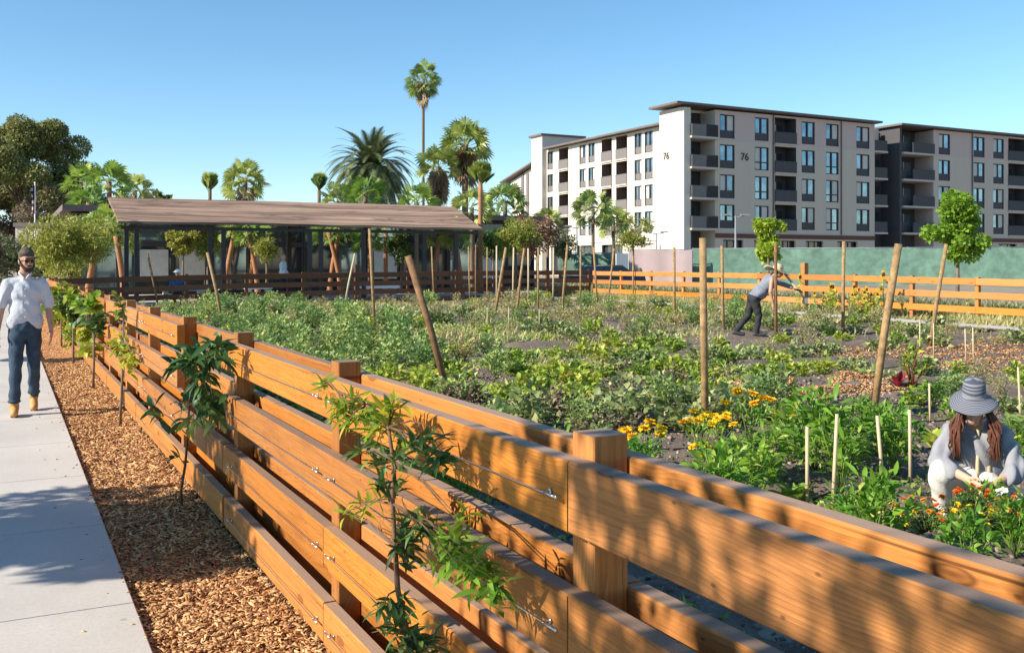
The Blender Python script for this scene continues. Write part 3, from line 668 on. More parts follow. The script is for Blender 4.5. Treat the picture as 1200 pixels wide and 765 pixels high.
weeds('dry_grass', 16000, (20.4, 21.9), (6, 35), 'grass_mat', .26, .018, 45, 3, 2.6, th=-.3)
weeds('low_weeds', 5500, (2.2, 9), (3.2, 9.5), 'leaf_pepper', .06, .025, 46, .4)
weeds('low_weeds', 2500, (1.45, 3), (1, 10), 'grass_mat', .05, .008, 47, .3)
r_ = np.random.default_rng(5); n = 16000; X = r_.uniform(22.3, 23.8, n); Y = r_.uniform(5, 40, n); D = rdir(n, .3, 1, r_); D[:, 2] *= 2
V, T = leaves(np.stack([X, Y, ngz(X, Y)], 1), D, .55*r_.uniform(.4, 1.4, n), .03, .2, .1, .6, r_)
tag(link(np_tris('tall_grass', V, T, 'grass_mat'), 'tall_grass'), kind='stuff')
# red leaved plants
for (bx, by, lab) in ((1052, 452, 'small dark red leaved plant in bare soil left of the hat'), (1069, 452, 'red stemmed plant with green top in bare soil')):
    X, Y, Z, zc = g_at(bx, by)
    if 'stemmed' in lab:
        f, st, _ = p_dome(90, .12, .06, .26, .62, 61, 'leaf_leafy', 6, 'stem_red', stem_r=.014)
    else: f = p_rosette(9, .22, .09, .05, 62, 'leaf_red', .1, (.8, 1.6)); st = stems_mesh([((0, 0, 0), (0, 0, .1))], .01, .008, 'stem_red')
    e = empty('red_plant', (X, Y, sz(X, Y)), 0, lab, 'plant'); link(f, 'foliage', e); link(st, 'stem', e)

# ================================================================ young trees trained along the near fence
def whip(name, lab, X, Y, pts, clumps, leafm, L, W, stemm='stem_brown', r0=.011, seed=0, droop=.1, sp=(.0, 1)):
    """pts: stem points relative to the base; clumps: (dx,dy,dz,radius,count,material)"""
    e = empty(name, (X, Y, -.03), 0, lab, 'young tree'); mb = MB(); W = W*1.0
    mb.tube(pts, [r0*(1-.6*i/(len(pts)-1)) for i in range(len(pts))], 8)
    rr = np.random.default_rng(seed); parts = {}
    for (dx, dy, dz, rad, cn, mt) in clumps:
        c_ = Vector((dx, dy, dz)); best = min(pts, key=lambda p: (Vector(p)-c_).length+.12*max(0, p[2]-dz)+.7*max(0, dz-p[2])); b_ = Vector(best)
        tips = []; cn = max(8, int(cn*.72)) if seed > 72 else max(8, int(cn*(.62 if seed == 72 else .85)))
        for j in range(max(2, int(cn/16))):
            t = c_+Vector(rr.normal(0, rad*.75, 3)); tips.append(t); mb.tube([b_, (b_+t)/2+Vector((0, 0, .02)), t], [r0*.35, r0*.25, r0*.12], 5)
        idx = rr.integers(0, len(tips), cn); t = rr.beta(2, 1, cn)[:, None]
        TP = np.array([tuple(q) for q in tips])[idx]; P = np.array(b_)*(1-t)+TP*t+rr.normal(0, rad*.12, (cn, 3))
        near = np.linalg.norm(P-np.array(c_), axis=1) > rad*2.2; P[near] = np.array(c_)+rr.normal(0, rad*.5, (near.sum(), 3))
        D = unit(TP-np.array(b_))*.6+rdir(cn, -.5, 1, rr)*.9; D[:, 2] -= droop
        V, T = leaves_fine(P, D, L*rr.uniform(.5, 1.3, cn), W*rr.uniform(.7, 1.3, cn), .2, .12, .5, rr); parts.setdefault(mt or leafm, []).append((V, T))
    mb.build('trunk', stemm, e, True)
    for k, v in parts.items(): V, T = merge(v); o = link(np_tris('foliage', V, T, k), 'foliage', e)
    return e
def fy(px, py, X=1.08):       # offsets on the plane of the fence face
    Y = y_on(px, X); return Y, h_at(py, zc_of(X, Y))
def clump(px, py, rpx, n, mt, base, X=1.08, dx=0):
    Y, Z = fy(px, py, X); return (X-base[0]+dx, Y-base[1], Z-base[2], rpx*zc_of(X, Y)/FPX, n, mt)
def wpts(lst, base, X=1.08): return [(X-base[0], fy(a, b_, X)[0]-base[1], fy(a, b_, X)[1]-base[2]) for a, b_ in lst]
B = (1.10, y_on(487, 1.10), -.03)
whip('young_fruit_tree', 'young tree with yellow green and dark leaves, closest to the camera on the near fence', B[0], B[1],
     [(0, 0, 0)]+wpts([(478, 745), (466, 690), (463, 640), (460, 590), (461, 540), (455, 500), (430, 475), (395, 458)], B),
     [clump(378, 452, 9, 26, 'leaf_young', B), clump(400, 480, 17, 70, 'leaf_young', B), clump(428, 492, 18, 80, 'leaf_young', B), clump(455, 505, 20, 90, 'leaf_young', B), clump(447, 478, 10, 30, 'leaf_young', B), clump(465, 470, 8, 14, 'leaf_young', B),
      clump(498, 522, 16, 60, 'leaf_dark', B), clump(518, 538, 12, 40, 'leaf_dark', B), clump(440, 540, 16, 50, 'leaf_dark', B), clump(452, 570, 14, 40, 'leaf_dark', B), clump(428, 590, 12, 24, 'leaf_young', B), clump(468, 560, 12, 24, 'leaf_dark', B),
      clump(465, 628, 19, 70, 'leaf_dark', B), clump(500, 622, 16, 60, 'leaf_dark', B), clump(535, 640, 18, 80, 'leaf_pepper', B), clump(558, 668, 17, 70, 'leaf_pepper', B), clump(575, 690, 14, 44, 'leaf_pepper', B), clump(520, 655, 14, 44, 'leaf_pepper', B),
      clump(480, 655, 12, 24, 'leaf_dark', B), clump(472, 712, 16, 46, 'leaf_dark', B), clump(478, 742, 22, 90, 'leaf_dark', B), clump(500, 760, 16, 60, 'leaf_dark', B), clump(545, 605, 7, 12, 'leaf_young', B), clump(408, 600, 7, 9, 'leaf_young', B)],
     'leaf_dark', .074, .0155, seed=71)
B = (1.06, y_on(213, 1.06), -.03)
whip('young_fruit_tree', 'young tree with dark arching leaves hiding the gap in the near fence', B[0], B[1],
     [(0, 0, 0)]+wpts([(212, 575), (217, 545), (220, 510), (222, 470), (230, 430), (238, 410)], B, 1.06),
     [clump(240, 415, 17, 120, 'leaf_dark', B, 1.06), clump(258, 410, 13, 70, 'leaf_dark', B, 1.06), clump(226, 425, 14, 60, 'leaf_dark', B, 1.06), clump(215, 460, 14, 60, 'leaf_dark', B, 1.06), clump(235, 455, 16, 70, 'leaf_dark', B, 1.06), clump(210, 482, 13, 44, 'leaf_dark', B, 1.06),
      clump(245, 475, 15, 60, 'leaf_dark', B, 1.06), clump(235, 490, 14, 40, 'leaf_kale', B, 1.06), clump(228, 498, 10, 20, 'leaf_young', B, 1.06), clump(213, 535, 7, 12, 'leaf_dark', B, 1.06)],
     'leaf_dark', .135, .034, seed=72, droop=.3)
B = (1.06, y_on(141, 1.06), -.03)
whip('young_fruit_tree', 'slim young tree with yellow green leaves between two close fence posts', B[0], B[1],
     [(0, 0, 0)]+wpts([(142, 470), (144, 430), (145, 395), (144, 362)], B, 1.06),
     [clump(147, 410, 11, 90, 'leaf_young', B, 1.06), clump(140, 395, 10, 60, 'leaf_young', B, 1.06), clump(150, 425, 9, 50, 'leaf_young', B, 1.06), clump(143, 370, 7, 40, 'leaf_olive', B, 1.06), clump(144, 352, 6, 30, 'leaf_olive', B, 1.06)],
     'leaf_young', .09, .045, 'bark_grey', .016, 73)
B = (1.04, y_on(109, 1.04), -.03)
whip('young_fruit_tree', 'young tree with broad glossy leaves by the fence, third from the walking man', B[0], B[1],
     [(0, 0, 0)]+wpts([(110, 428), (110, 400), (108, 370), (104, 350)], B, 1.04),
     [clump(108, 355, 9, 120, 'leaf_pepper', B, 1.04), clump(100, 372, 10, 120, 'leaf_dark', B, 1.04), clump(112, 380, 9, 90, 'leaf_dark', B, 1.04), clump(102, 395, 9, 90, 'leaf_young', B, 1.04), clump(106, 412, 8, 70, 'leaf_young', B, 1.04), clump(96, 358, 7, 60, 'leaf_pepper', B, 1.04)],
     'leaf_dark', .15, .08, 'bark_grey', .018, 74)
for (px, py, lab, sd) in ((86, 402, 'leafy young tree against the fence, second from its far end', 75), (72, 380, 'leafy young tree against the far end of the fence', 76)):
    B = (1.02, y_on(px, 1.02), -.03); k = zc_of(B[0], B[1])/FPX
    whip('young_fruit_tree', lab, B[0], B[1], [(0, 0, 0), (0, 0, .4), (0, .1, .8), (0, .1, 1.25)],
         [(0, random.uniform(-.3, .6), z, .17, 110, mt) for z, mt in ((.45, 'leaf_young'), (.7, 'leaf_pepper'), (.95, 'leaf_young'), (1.15, 'leaf_young'), (.8, 'leaf_dark'))], 'leaf_young', .15, .08, 'bark_grey', .02, sd)
# ================================================================ trees
def crown_mesh(clusters, n, L, W, mat, seed, up=.2, tri=False):
    r = np.random.default_rng(seed); Cc = np.array([c[:3] for c in clusters]); Rr = np.array([c[3] for c in clusters])
    w = Rr**2; idx = r.choice(len(clusters), n, p=w/w.sum()); d = rdir(n, -1, 1, r); q = r.random(n)**.3
    P = Cc[idx]+d*(Rr[idx]*q)[:, None]*np.array([1, 1, .8]); D = d*.6+rdir(n, -1, 1, r)*.8; D[:, 2] += up
    V, T = leaves(P, D, L*r.uniform(.6, 1.3, n), W*r.uniform(.7, 1.3, n), .12, .1, .8, r)
    return np_tris('crown', V, T, mat)
def tree(name, label, X, Y, H, rx, rz_, zc0, n, L, W, leafm, bark='bark_grey', trunk_r=.08, seed=0, ncl=16, group=None, base=None, cat='tree', shape=None, cr=.42, lean=0, cl=None):
    r = random.Random(seed); Z = gz(X, Y) if X > 1 else 0; Z = base if base is not None else Z
    e = empty(name, (X, Y, Z-.03), 0, label, cat, group); clusters = cl or []
    if not cl:
        while len(clusters) < ncl:
            d = Vector((r.gauss(0, 1), r.gauss(0, 1), r.gauss(0, 1))).normalized()*(r.random()**.45)
            s = cr*r.uniform(.7, 1.25)
            if shape: s *= shape(d.z)
            clusters.append((d.x*rx*(1-cr*.6)+lean, d.y*rx*(1-cr*.6), zc0+d.z*rz_*(1-cr*.6), s*rx))
    mb = MB(); top = zc0+rz_*.3
    tp = [(0, 0, 0), (lean*.3+r.uniform(-.03, .03)*H*.3, 0, zc0*.5), (lean, 0, top)]
    mb.tube(tp, [trunk_r*1.25, trunk_r, trunk_r*.4], 10)
    for c in clusters[:30]:
        k = r.uniform(.45, .95); b_ = Vector((lean*k, 0, max(zc0-rz_*.9, zc0*.35)*(1-k)+top*k)); t = Vector(c[:3])
        if t.z < b_.z: b_.z = max(.3*H, t.z-.2*rz_)
        mb.tube([b_, (b_+t)/2+Vector((0, 0, .08*rz_)), t], [trunk_r*.4, trunk_r*.25, trunk_r*.08], 6)
    mb.build('trunk', bark, e, True); link(crown_mesh(clusters, n, L, W, leafm, seed), 'crown', e); return e
def T_at(px, zc, pytop, pybot, wpx, **k):
    """tree whose crown spans pytop..pybot and wpx pixels as seen at distance zc"""
    X, Y = w_at(px, zc); Z = k.pop('base', None); Z = gz(X, Y) if Z is None else Z
    zt, zb = h_at(pytop, zc)-Z, h_at(pybot, zc)-Z
    return tree(k.pop('name', 'tree'), k.pop('label'), X, Y, zt, wpx/2*zc/FPX, (zt-zb)/2, (zt+zb)/2, base=Z, **k)
T_at(1122, 34, 218, 312, 76, label='round bright green young tree before the right apartment building', name='maple_tree', n=5200, L=.16, W=.13, leafm='leaf_maple', trunk_r=.06, seed=101, ncl=34, cr=.27)
T_at(901, 36, 241, 312, 42, label='small bright green tree behind the bending gardener', name='maple_tree', n=3000, L=.15, W=.12, leafm='leaf_maple', trunk_r=.05, seed=102, ncl=22, cr=.28)
T_at(742, 46, 248, 304, 52, label='thin pale green tree before the cream apartment wing', name='young_tree', n=2000, L=.15, W=.06, leafm='leaf_olive', trunk_r=.05, seed=103, ncl=22, cr=.25)
T_at(630, 48, 246, 306, 66, label='tree with rust brown leaves right of the pergola', name='rust_tree', n=3600, L=.16, W=.08, leafm='leaf_rust', trunk_r=.06, seed=104, ncl=30, cr=.27)
T_at(604, 46, 254, 308, 66, label='dark olive bushy tree between the pergola and the rust tree', name='olive_tree', n=4600, L=.15, W=.06, leafm='leaf_olive', trunk_r=.06, seed=105, ncl=34, cr=.26)
T_at(84, 33, 240, 334, 112, label='broad olive green bushy tree left of the pergola', name='olive_tree', n=9500, L=.16, W=.045, leafm='leaf_olive', trunk_r=.07, seed=106, ncl=46, cr=.27)
T_at(52, 38, 292, 325, 50, label='low grey green shrub behind the end of the near fence', name='shrub', n=2600, L=.15, W=.06, leafm='leaf_grey', trunk_r=.05, seed=107, cat='shrub')
T_at(243, 37.5, 262, 308, 36, label='small upright olive tree under the left half of the pergola', name='olive_tree', n=2600, L=.13, W=.05, leafm='leaf_olive', trunk_r=.05, seed=108)
T_at(312, 42.5, 272, 312, 34, label='small leafy tree behind the pergola posts near the bald man', name='olive_tree', n=1500, L=.13, W=.06, leafm='leaf_olive', trunk_r=.05, seed=109)
for i_, (px_, zc_, t_, b_, w_, mt_, lb_) in enumerate([(215, 44, 262, 306, 40, 'leaf_olive', 'shady bushy tree behind the left part of the pergola'), (470, 45, 268, 312, 40, 'leaf_dark', 'dark leafy tree behind the right half of the pergola'), (578, 47, 262, 305, 40, 'leaf_dark', 'dark tree just right of the pergola end'), (660, 50, 262, 306, 40, 'leaf_grey', 'grey green tree right of the rust tree')]):
    T_at(px_, zc_, t_, b_, w_, label=lb_, name='olive_tree', n=1900, L=.15, W=.07, leafm=mt_, trunk_r=.05, seed=130+i_, ncl=20, cr=.28)
for i_, (px_, zc_, w_, lb_) in enumerate([(8, 56, 60, 'dark shrub behind the walking man, at the left edge'), (36, 58, 44, 'dark shrub before the small grey building'), (-22, 50, 50, 'dark shrub beyond the left edge of the picture')]):
    T_at(px_, zc_, 278, 326, w_, label=lb_, name='shrub', n=2600, L=.26, W=.1, leafm='leaf_pine_brown' if i_ else 'leaf_grey', trunk_r=.08, seed=140+i_, ncl=22, cr=.3, cat='shrub')
T_at(186, 120, 224, 262, 30, label='far round dark tree crown above the pergola roof', name='far_tree', n=900, L=.7, W=.4, leafm='leaf_pine', trunk_r=.2, seed=110, base=0)
# trees on the street side, out of the picture, whose shade falls on the sidewalk and rails
tree('street_tree', 'leafy street tree beside the sidewalk shading the mulch strip', -4.3, 6.75, 4.0, 1.25, .85, 3.1, 4600, .14, .09, 'leaf_olive', 'bark_grey', .06, 121, 22, 'street trees beyond the sidewalk', 0, cr=.27)
tree('street_tree', 'leafy street tree beside the sidewalk shading the nearest rails', -3.3, 2.0, 3.9, 1.5, .95, 3.0, 3000, .12, .07, 'leaf_olive', 'bark_grey', .06, 122, 26, 'street trees beyond the sidewalk', 0)
tree('street_tree', 'slim street tree far down the sidewalk', -4.4, 19.0, 4.0, .5, .6, 3.0, 1500, .13, .08, 'leaf_olive', 'bark_grey', .06, 123, 8, 'street trees beyond the sidewalk', 0)
# big pine on the left
X, Y = w_at(28, 80); r = random.Random(5); cl = []
for i in range(80):
    a = r.uniform(0, 6.28); u = r.random(); z = 2.5+10.4*u; prof = 5.2*math.sqrt(max(.04, 1-((u-.45)/.62)**2)); q = r.random()**.5
    cl.append((prof*q*math.cos(a), prof*q*math.sin(a), z, r.uniform(.9, 1.5)))
e = empty('pine_tree', (X, Y, 0), 0, 'huge rounded dark pine at the left edge of the picture', 'tree')
mb = MB().tube([(0, 0, 0), (.2, 0, 5), (0, 0, 11)], [.55, .4, .15], 12)
for c in cl[:30]: mb.tube([(0, 0, c[2]*.6), (c[0]*.5, c[1]*.5, c[2]*.8), c[:3]], [.16, .1, .04], 6)
mb.build('trunk', 'bark_grey', e, True)
def crown2(cl, n, L, W, mat, sd, nm='crown'):
    o = link(crown_mesh(cl, n, L, W, mat, sd, .3), nm, e); return o
crown2([c for c in cl if c[2] > 6], 70000, .27, .14, 'leaf_pine', 8); crown2([c for c in cl if c[2] <= 7.5], 36000, .27, .12, 'leaf_pine_brown', 9, 'lower_crown')  # lower leaves browner: shade under the crown put into their colour

# ---- palms
def fan_leaf(base, d, L, pet, r, up, droop=.35, seg=13, ang=215):
    d = Vector(d).normalized(); s = d.cross(Vector((0, 0, 1)))
    if s.length < .1: s = Vector((1, 0, 0))
    s.normalize(); u = s.cross(d); q_ = r.uniform(-1.25, 1.25) if ang > 100 else 0; s, u = s*math.cos(q_)+u*math.sin(q_), u*math.cos(q_)-s*math.sin(q_); c = Vector(base)+d*pet; V = []; T = []
    for i in range(seg):
        a = (i/(seg-1)-.5)*math.radians(ang); dd = d*math.cos(a)+s*math.sin(a); l = L*(1-.25*abs(a)/1.8)
        w = dd.cross(u).normalized()*L*.085; k = len(V)
        m_ = c+dd*l*.62+u*L*.03; t = c+dd*l-Vector((0, 0, 1))*L*droop*(.5+.5*abs(math.cos(a)))*.7
        V += [tuple(c), tuple(m_+w), tuple(m_-w), tuple(t)]; T += [(k, k+1, k+2), (k+1, k+3, k+2)]
    k = len(V); w = s*L*.022; V += [tuple(Vector(base)-w), tuple(Vector(base)+w), tuple(c+w), tuple(c-w)]; T += [(k, k+1, k+2), (k, k+2, k+3)]
    return V, T
def fan_crown(n, L, pet, seed, zlo, zhi, mat, spread=1.0, dead=False, name='crown', ang=215, droop=.35):
    r = random.Random(seed); V = []; T = []
    for i in range(n):
        a = i*2.4+r.uniform(-.3, .3); z = zlo+(zhi-zlo)*((i+.5)/n)+r.uniform(-.08, .08); h = math.sqrt(max(.02, 1-min(.98, abs(z))**2))*spread
        b_ = (0, 0, -.5*L*(1-(i+.5)/n)) if not dead else (0, 0, -L*1.6*r.random())
        v, t = fan_leaf(b_, (math.cos(a)*h, math.sin(a)*h, z), L*r.uniform(.85, 1.1), pet*r.uniform(.8, 1.15), r, 1, droop=droop, ang=ang); o = len(V)
        V += v; T += [tuple(q+o for q in x) for x in t]
    return np_tris(name, np.array(V), np.array(T), mat)
def palm(label, px, pycrown, zc, L, pybase=None, n=40, zlo=-.45, zhi=.97, mat='leaf_palm', dead=0, tr=.16, seed=0, bark='bark_palm', lean=0, base=None, spread=1.0, pet=None, name='fan_palm', grp='fan palms'):
    X, Y = w_at(px, zc); Z = gz(X, Y) if base is None else base; H = h_at(pycrown, zc)-Z
    e = empty(name, (X, Y, Z-.05), 0, label, 'palm tree', grp); mb = MB(); k = 9
    mb.tube([(lean*((i/k)**1.5-1), 0, H*i/k) for i in range(k+1)], [tr*(1.25-.45*min(1, i/3)) for i in range(k+1)], 10)
    mb.build('trunk', bark, e, True); tied = zlo > .5; n = n if tied else int(n*1.1); c = link(fan_crown(n, L*(1 if tied else .9), (pet or (L*.5 if tied else L*1.05)), seed, zlo, zhi, mat, spread, ang=70 if tied else 215, droop=0 if tied else .28), 'crown', e); c.location = (0, 0, H)
    if dead: d = link(fan_crown(dead, L*.95, L*.3, seed+1, -1.0, -.75, 'leaf_dead', .9, True, 'dead_frond_skirt'), 'dead_frond_skirt', e); d.location = (0, 0, H-.2*L)
    return e
palm('very tall slim fan palm rising above everything else', 496, 92, 90, 1.0, n=34, dead=16, tr=.17, seed=201, base=0, zlo=-.75)
palm('big shaggy fan palm with a skirt of dead fronds, next to the tall one', 545, 168, 88, 1.42, n=40, dead=60, tr=.36, seed=202, base=0, zlo=-.25)
palm('lower shaggy fan palm leaning against the bigger one, mostly dead fronds', 514, 195, 86, 1.2, n=26, dead=80, tr=.33, seed=203, base=0, zlo=-.05)
palm('fan palm with round crown above the left half of the pergola roof', 287, 212, 52, .72, n=34, tr=.17, seed=204, base=0.1, mat='leaf_palm', dead=6)
palm('young palm with tied up crown above the pergola, left of centre', 246, 222, 54, .72, n=26, zlo=.93, zhi=1.0, tr=.12, seed=205, base=0.1, spread=.75, mat='leaf_palm')
palm('young palm with tied up crown beside the feather palm', 374, 222, 54, .72, n=26, zlo=.93, zhi=1.0, tr=.12, seed=206, base=0.1, spread=.75, mat='leaf_palm')
palm('bright green fan palm above the middle of the pergola', 428, 224, 50, .65, n=28, tr=.15, seed=207, base=0.1, mat='leaf_palm_bright')
palm('low fan palm crown over the pergola, left of the bright one', 396, 236, 52, .7, n=24, tr=.15, seed=208, base=0.1)
palm('low fan palm crown over the pergola below the tall slim palm', 488, 236, 50, .72, n=26, tr=.15, seed=209, base=0.1, mat='leaf_palm_bright')
palm('palm with tied up yellowish crown at the right end of the pergola', 563, 212, 46, .75, n=22, zlo=.6, zhi=1.0, tr=.13, seed=210, base=0.1, spread=.7, bark='bark_palm_red', mat='leaf_olive')
palm('dark green fan palm right of the pergola end', 592, 238, 56, .8, n=30, tr=.15, seed=211, base=0.1)
palm('small fan palm behind the end of the pergola roof', 553, 242, 50, .7, n=24, tr=.14, seed=212, base=0.1)
palm('left one of two small palms before the cream apartment wing', 695, 244, 55, .72, n=26, tr=.12, seed=213, base=0.1, zlo=-.6)
palm('right one of two small palms before the cream apartment wing', 719, 258, 57, .62, n=24, tr=.12, seed=214, base=0.1, zlo=-.6)
palm('fan palm beside the big pine', 96, 210, 56, .68, n=26, tr=.15, seed=215, base=0.1, mat='leaf_palm_bright')
palm('fan palm left of the pergola, tallest of its clump', 128, 212, 52, .75, n=30, tr=.16, seed=216, base=0.1, mat='leaf_palm_bright', bark='bark_palm_red')
palm('bright fan palm left of the pergola corner', 104, 236, 46, .62, n=28, tr=.15, seed=217, base=0.1, mat='leaf_palm_bright', bark='bark_palm_red')
palm('yellow green fan palm at the pergola corner', 122, 262, 40, .55, n=22, tr=.13, seed=218, base=0.1, mat='leaf_palm_bright', bark='bark_palm_red', lean=.6)
palm('fan palm behind the roof corner of the pergola', 158, 222, 55, .65, n=26, tr=.15, seed=219, base=0.1)
palm('small palm right of the rust tree', 642, 262, 60, .7, n=22, tr=.12, seed=220, base=0.1)
# shorter transplanted palms seen through the pergola
for i, (px, zc, ln) in enumerate([(276, 44, .5), (292, 44, -.4), (302, 45, .4), (385, 44, -.6), (398, 45, .5), (432, 44, 0), (515, 43, .3), (532, 43, -.4), (452, 46, .0), (118, 38, .5), (136, 37, -.3), (100, 39, .4)]):
    palm(['left', 'second', 'third', 'fourth', 'fifth', 'sixth', 'seventh', 'eighth', 'ninth'][i % 9]+' of the leaning palm trunks behind the pergola posts' if i < 9 else 'reddish leaning palm trunk left of the pergola, %s' % ['middle', 'closest to it', 'farthest from it'][i-9],
         px, 268+(i*7) % 9, zc, .5, n=16, tr=.13, seed=230+i, base=.1, bark='bark_palm_red', lean=ln, mat='leaf_palm_bright' if i % 2 else 'leaf_palm', grp='transplanted palms')
# feather palm
X, Y = w_at(435, 82); e = empty('feather_palm', (X, Y, 0), 0, 'big feather palm with a wide arching crown above the pergola', 'palm tree'); Hc = h_at(200, 82)
MB().tube([(0, 0, 0), (0, 0, Hc*.5), (0, 0, Hc)], [.5, .42, .5], 14).build('trunk', 'bark_palm', e, True)
r = random.Random(9); V = []; T = []; g = np.random.default_rng(9)
for i in range(140):
    a = i*2.4; el = -.35+1.7*((i+.5)/140)+r.uniform(-.1, .1); Lf = 4.7*r.uniform(.88, 1.08); d = Vector((math.cos(a)*math.cos(el), math.sin(a)*math.cos(el), math.sin(el)))
    side = d.cross(Vector((0, 0, 1))).normalized(); P = Vector((0, 0, Hc)); pts = []
    v = d.copy()
    for k in range(15):
        pts.append(P.copy()); P = P+v*Lf/14; v = (v+Vector((0, 0, -.115*(1+.4*math.cos(el))))).normalized()
    for k in range(2, 15):
        tdir = (pts[k]-pts[k-1]).normalized(); l = .75*math.sin(math.pi*min(1, (k+1)/15.5)**.8)+.12
        for sgn in (-1, 1):
            for q in range(3):
                p0 = pts[k-1].lerp(pts[k], q/3); dd = (side*sgn*.75+tdir*.8+Vector((0, 0, .18))).normalized(); w = tdir*.07; o = len(V)
                V += [tuple(p0-w), tuple(p0+w), tuple(p0+dd*l-Vector((0, 0, .12*l)))]; T += [(o, o+1, o+2)]
        o = len(V); w = side*.03; V += [tuple(pts[k-1]-w), tuple(pts[k-1]+w), tuple(pts[k]+w)]; T += [(o, o+1, o+2)]
link(np_tris('crown', np.array(V), np.array(T), 'leaf_phoenix'), 'crown', e)
# ================================================================ pergola
PX0, PX1, PYF, PYB = 3.55, 17.75, 37.0, 42.0; PF = .28
e = empty('pergola', (PX0, PYF, 0), 0, 'long low pergola with a brown reed covered sloping roof on dark posts', 'pergola'); ox, oy = PX0, PYF
nx, ny = 90, 14; xs = np.linspace(0, 1, nx); ys = np.linspace(0, 1, ny); Vt = []
def roofz(u, v, t): return 3.15+1.16*v+.03*vnoise(np.array([u*9]), np.array([v*3]), 1, 15)[0]+.02*math.sin(u*4+v*5)+t
for t in (0, -.09):
    for u in xs:
        for v in ys: Vt.append(((PX0+.1*v+(PX1+.9*v-PX0-.1*v)*u)-ox, (PYF+(PYB-PYF)*v)-oy, roofz(u, v, t)))
F = []; o2 = nx*ny
for i in range(nx-1):
    for j in range(ny-1):
        a = i*ny+j; F += [(a, a+ny, a+ny+1, a+1), (o2+a, o2+a+1, o2+a+ny+1, o2+a+ny)]
for i in range(nx-1): a = i*ny; F += [(a, o2+a, o2+a+ny, a+ny)]; a = i*ny+ny-1; F += [(a, a+ny, o2+a+ny, o2+a)]
for j in range(ny-1): F += [(j, j+1, o2+j+1, o2+j)]; a = (nx-1)*ny+j; F += [(a, o2+a, o2+a+1, a+1)]
MB().add(Vt, F).build('roof', 'thatch', e)
for yy, z in ((PYF+.35, 3.0), (PYB-.4, 3.95)):
    MB().bx(.1, PX1-ox-.1, yy-oy-.07, yy-oy+.07, z-.12, z-.0).build('beam', 'trim_dark', e)
cols = [148, 160, 246, 262, 363, 376, 426, 497, 534]
for px in cols:
    X = x_on(px, PYF+.35); MB().bev(-.075, .075, -.075, .075, 0, 3.0, .008).build('post', 'trim_dark', e, loc=(X-ox, .35, 0)).rotation_euler = (0, 0, 0)
for X in (4.0, 7.4, 10.8, 14.2, 17.6): MB().bx(-.09, .09, -.09, .09, 0, 3.9).build('post', 'trim_dark', e, loc=(X-ox, PYB-.4-oy, 0))
tag(MB().bx(3, 26, 36.6, 46.6, -.1, PF).build('patio', 'concrete'), kind='structure')
# benches and planters under the pergola
for x0, x1, yy, lab in ((5.0, 6.6, 37.4, 'low pale concrete bench under the left end of the pergola'), (8.3, 9.3, 38.6, 'pale concrete bench near the middle of the pergola'), (12.6, 14.2, 37.6, 'long pale concrete bench under the right half of the pergola')):
    b_ = empty('bench', ((x0+x1)/2, yy, PF), 0, lab, 'bench', 'concrete benches'); w = x1-x0
    MB().bev(-w/2, w/2, -.25, .25, .38, .5, .01).build('seat', 'white_paint', b_)
    for s in (-1, 1): MB().bx(s*w*.38-.08, s*w*.38+.08, -.2, .2, 0, .379).build('leg', 'concrete', b_)
# ================================================================ community building behind the pergola
e = empty('low_building', (14, 47, 0), 0, 'low dark framed glass front building in the shade behind the pergola', 'building'); X0, X1 = 2.6, 25.5
MB().bx(X0-14, X1-14, .31, 9, 0, 3.95).build('wall', 'stucco_brown', e); MB().bx(X0-14.4, X1-13.6, -.9, 9.3, 3.952, 4.2).build('roof', 'trim_brown', e)
x = X0; i = 0
while x < X1-1.5:
    wv = 1.7 if i % 4 else 2.6; c = x+wv/2-14
    f = MB()
    for a, b_, z0, z1 in ((c-wv/2+.01, c-wv/2+.09, .29, 3.9), (c+wv/2-.09, c+wv/2-.01, .29, 3.9)): f.bx(a, b_, 0, .3, z0, z1)
    for z0 in (.29, 2.45, 3.78): f.bx(c-wv/2+.091, c+wv/2-.091, .01, .29, z0, z0+.13+.12*(z0 == 2.45))
    w = f.build('window', 'trim_dark', e)
    MB().bx(c-wv/2+.09, c+wv/2-.09, .15, .17, .42, 2.45).build('pane', 'glass_dark' if i % 3 else 'glass_sky', w); MB().bx(c-wv/2+.09, c+wv/2-.09, .15, .17, 2.7, 3.78).build('pane', 'glass_sky' if i % 2 else 'glass_dark', w)
    if i in (1, 2, 7, 10): MB().bx(c-wv*.36, c+wv*.36, .10, .13, .9, 2.3).build('blind', 'curtain', w)
    x += wv; i += 1
# grey box like building and flag on the far left
X, Y = w_at(44, 62); e = empty('grey_building', (X, Y, 0), R(-27), 'small flat grey building at the left behind the shrub', 'building')
MB().bx(-1.4, 1.4, 0, 3, 0, 4.0).build('wall', 'wall_grey', e); MB().bx(-1.5, 1.5, -.1, 3.1, 4.002, 4.25).build('roof', 'trim_brown', e)
w = MB().bx(-1.0, -.1, -.04, -.002, 1.6, 2.9).build('window', 'trim_dark', e); MB().bx(-.9, -.2, -.05, -.041, 1.7, 2.8).build('pane', 'glass_dark', w)
X, Y = w_at(41, 60); e = empty('flag_pole', (X, Y, 0), 0, 'pale flag pole with a furled striped flag before the dark pine', 'flag pole'); ht = h_at(215, 60)
MB().tube([(0, 0, 0), (0, 0, ht)], [.05, .03], 10).ell((0, 0, ht+.04), .06).build('pole', 'white_paint', e, True)
simple('flag_red', (.30, .06, .06), .8, .1); simple('flag_blue', (.03, .05, .2), .8, .1)
def cloth(z0, z1, x0, x1): return [(-.05-(x0+(x1-x0)*k/6)*.2, .07*math.sin(k*1.9+z*2), z) for z in (z0, z1) for k in range(7)]
fl = None
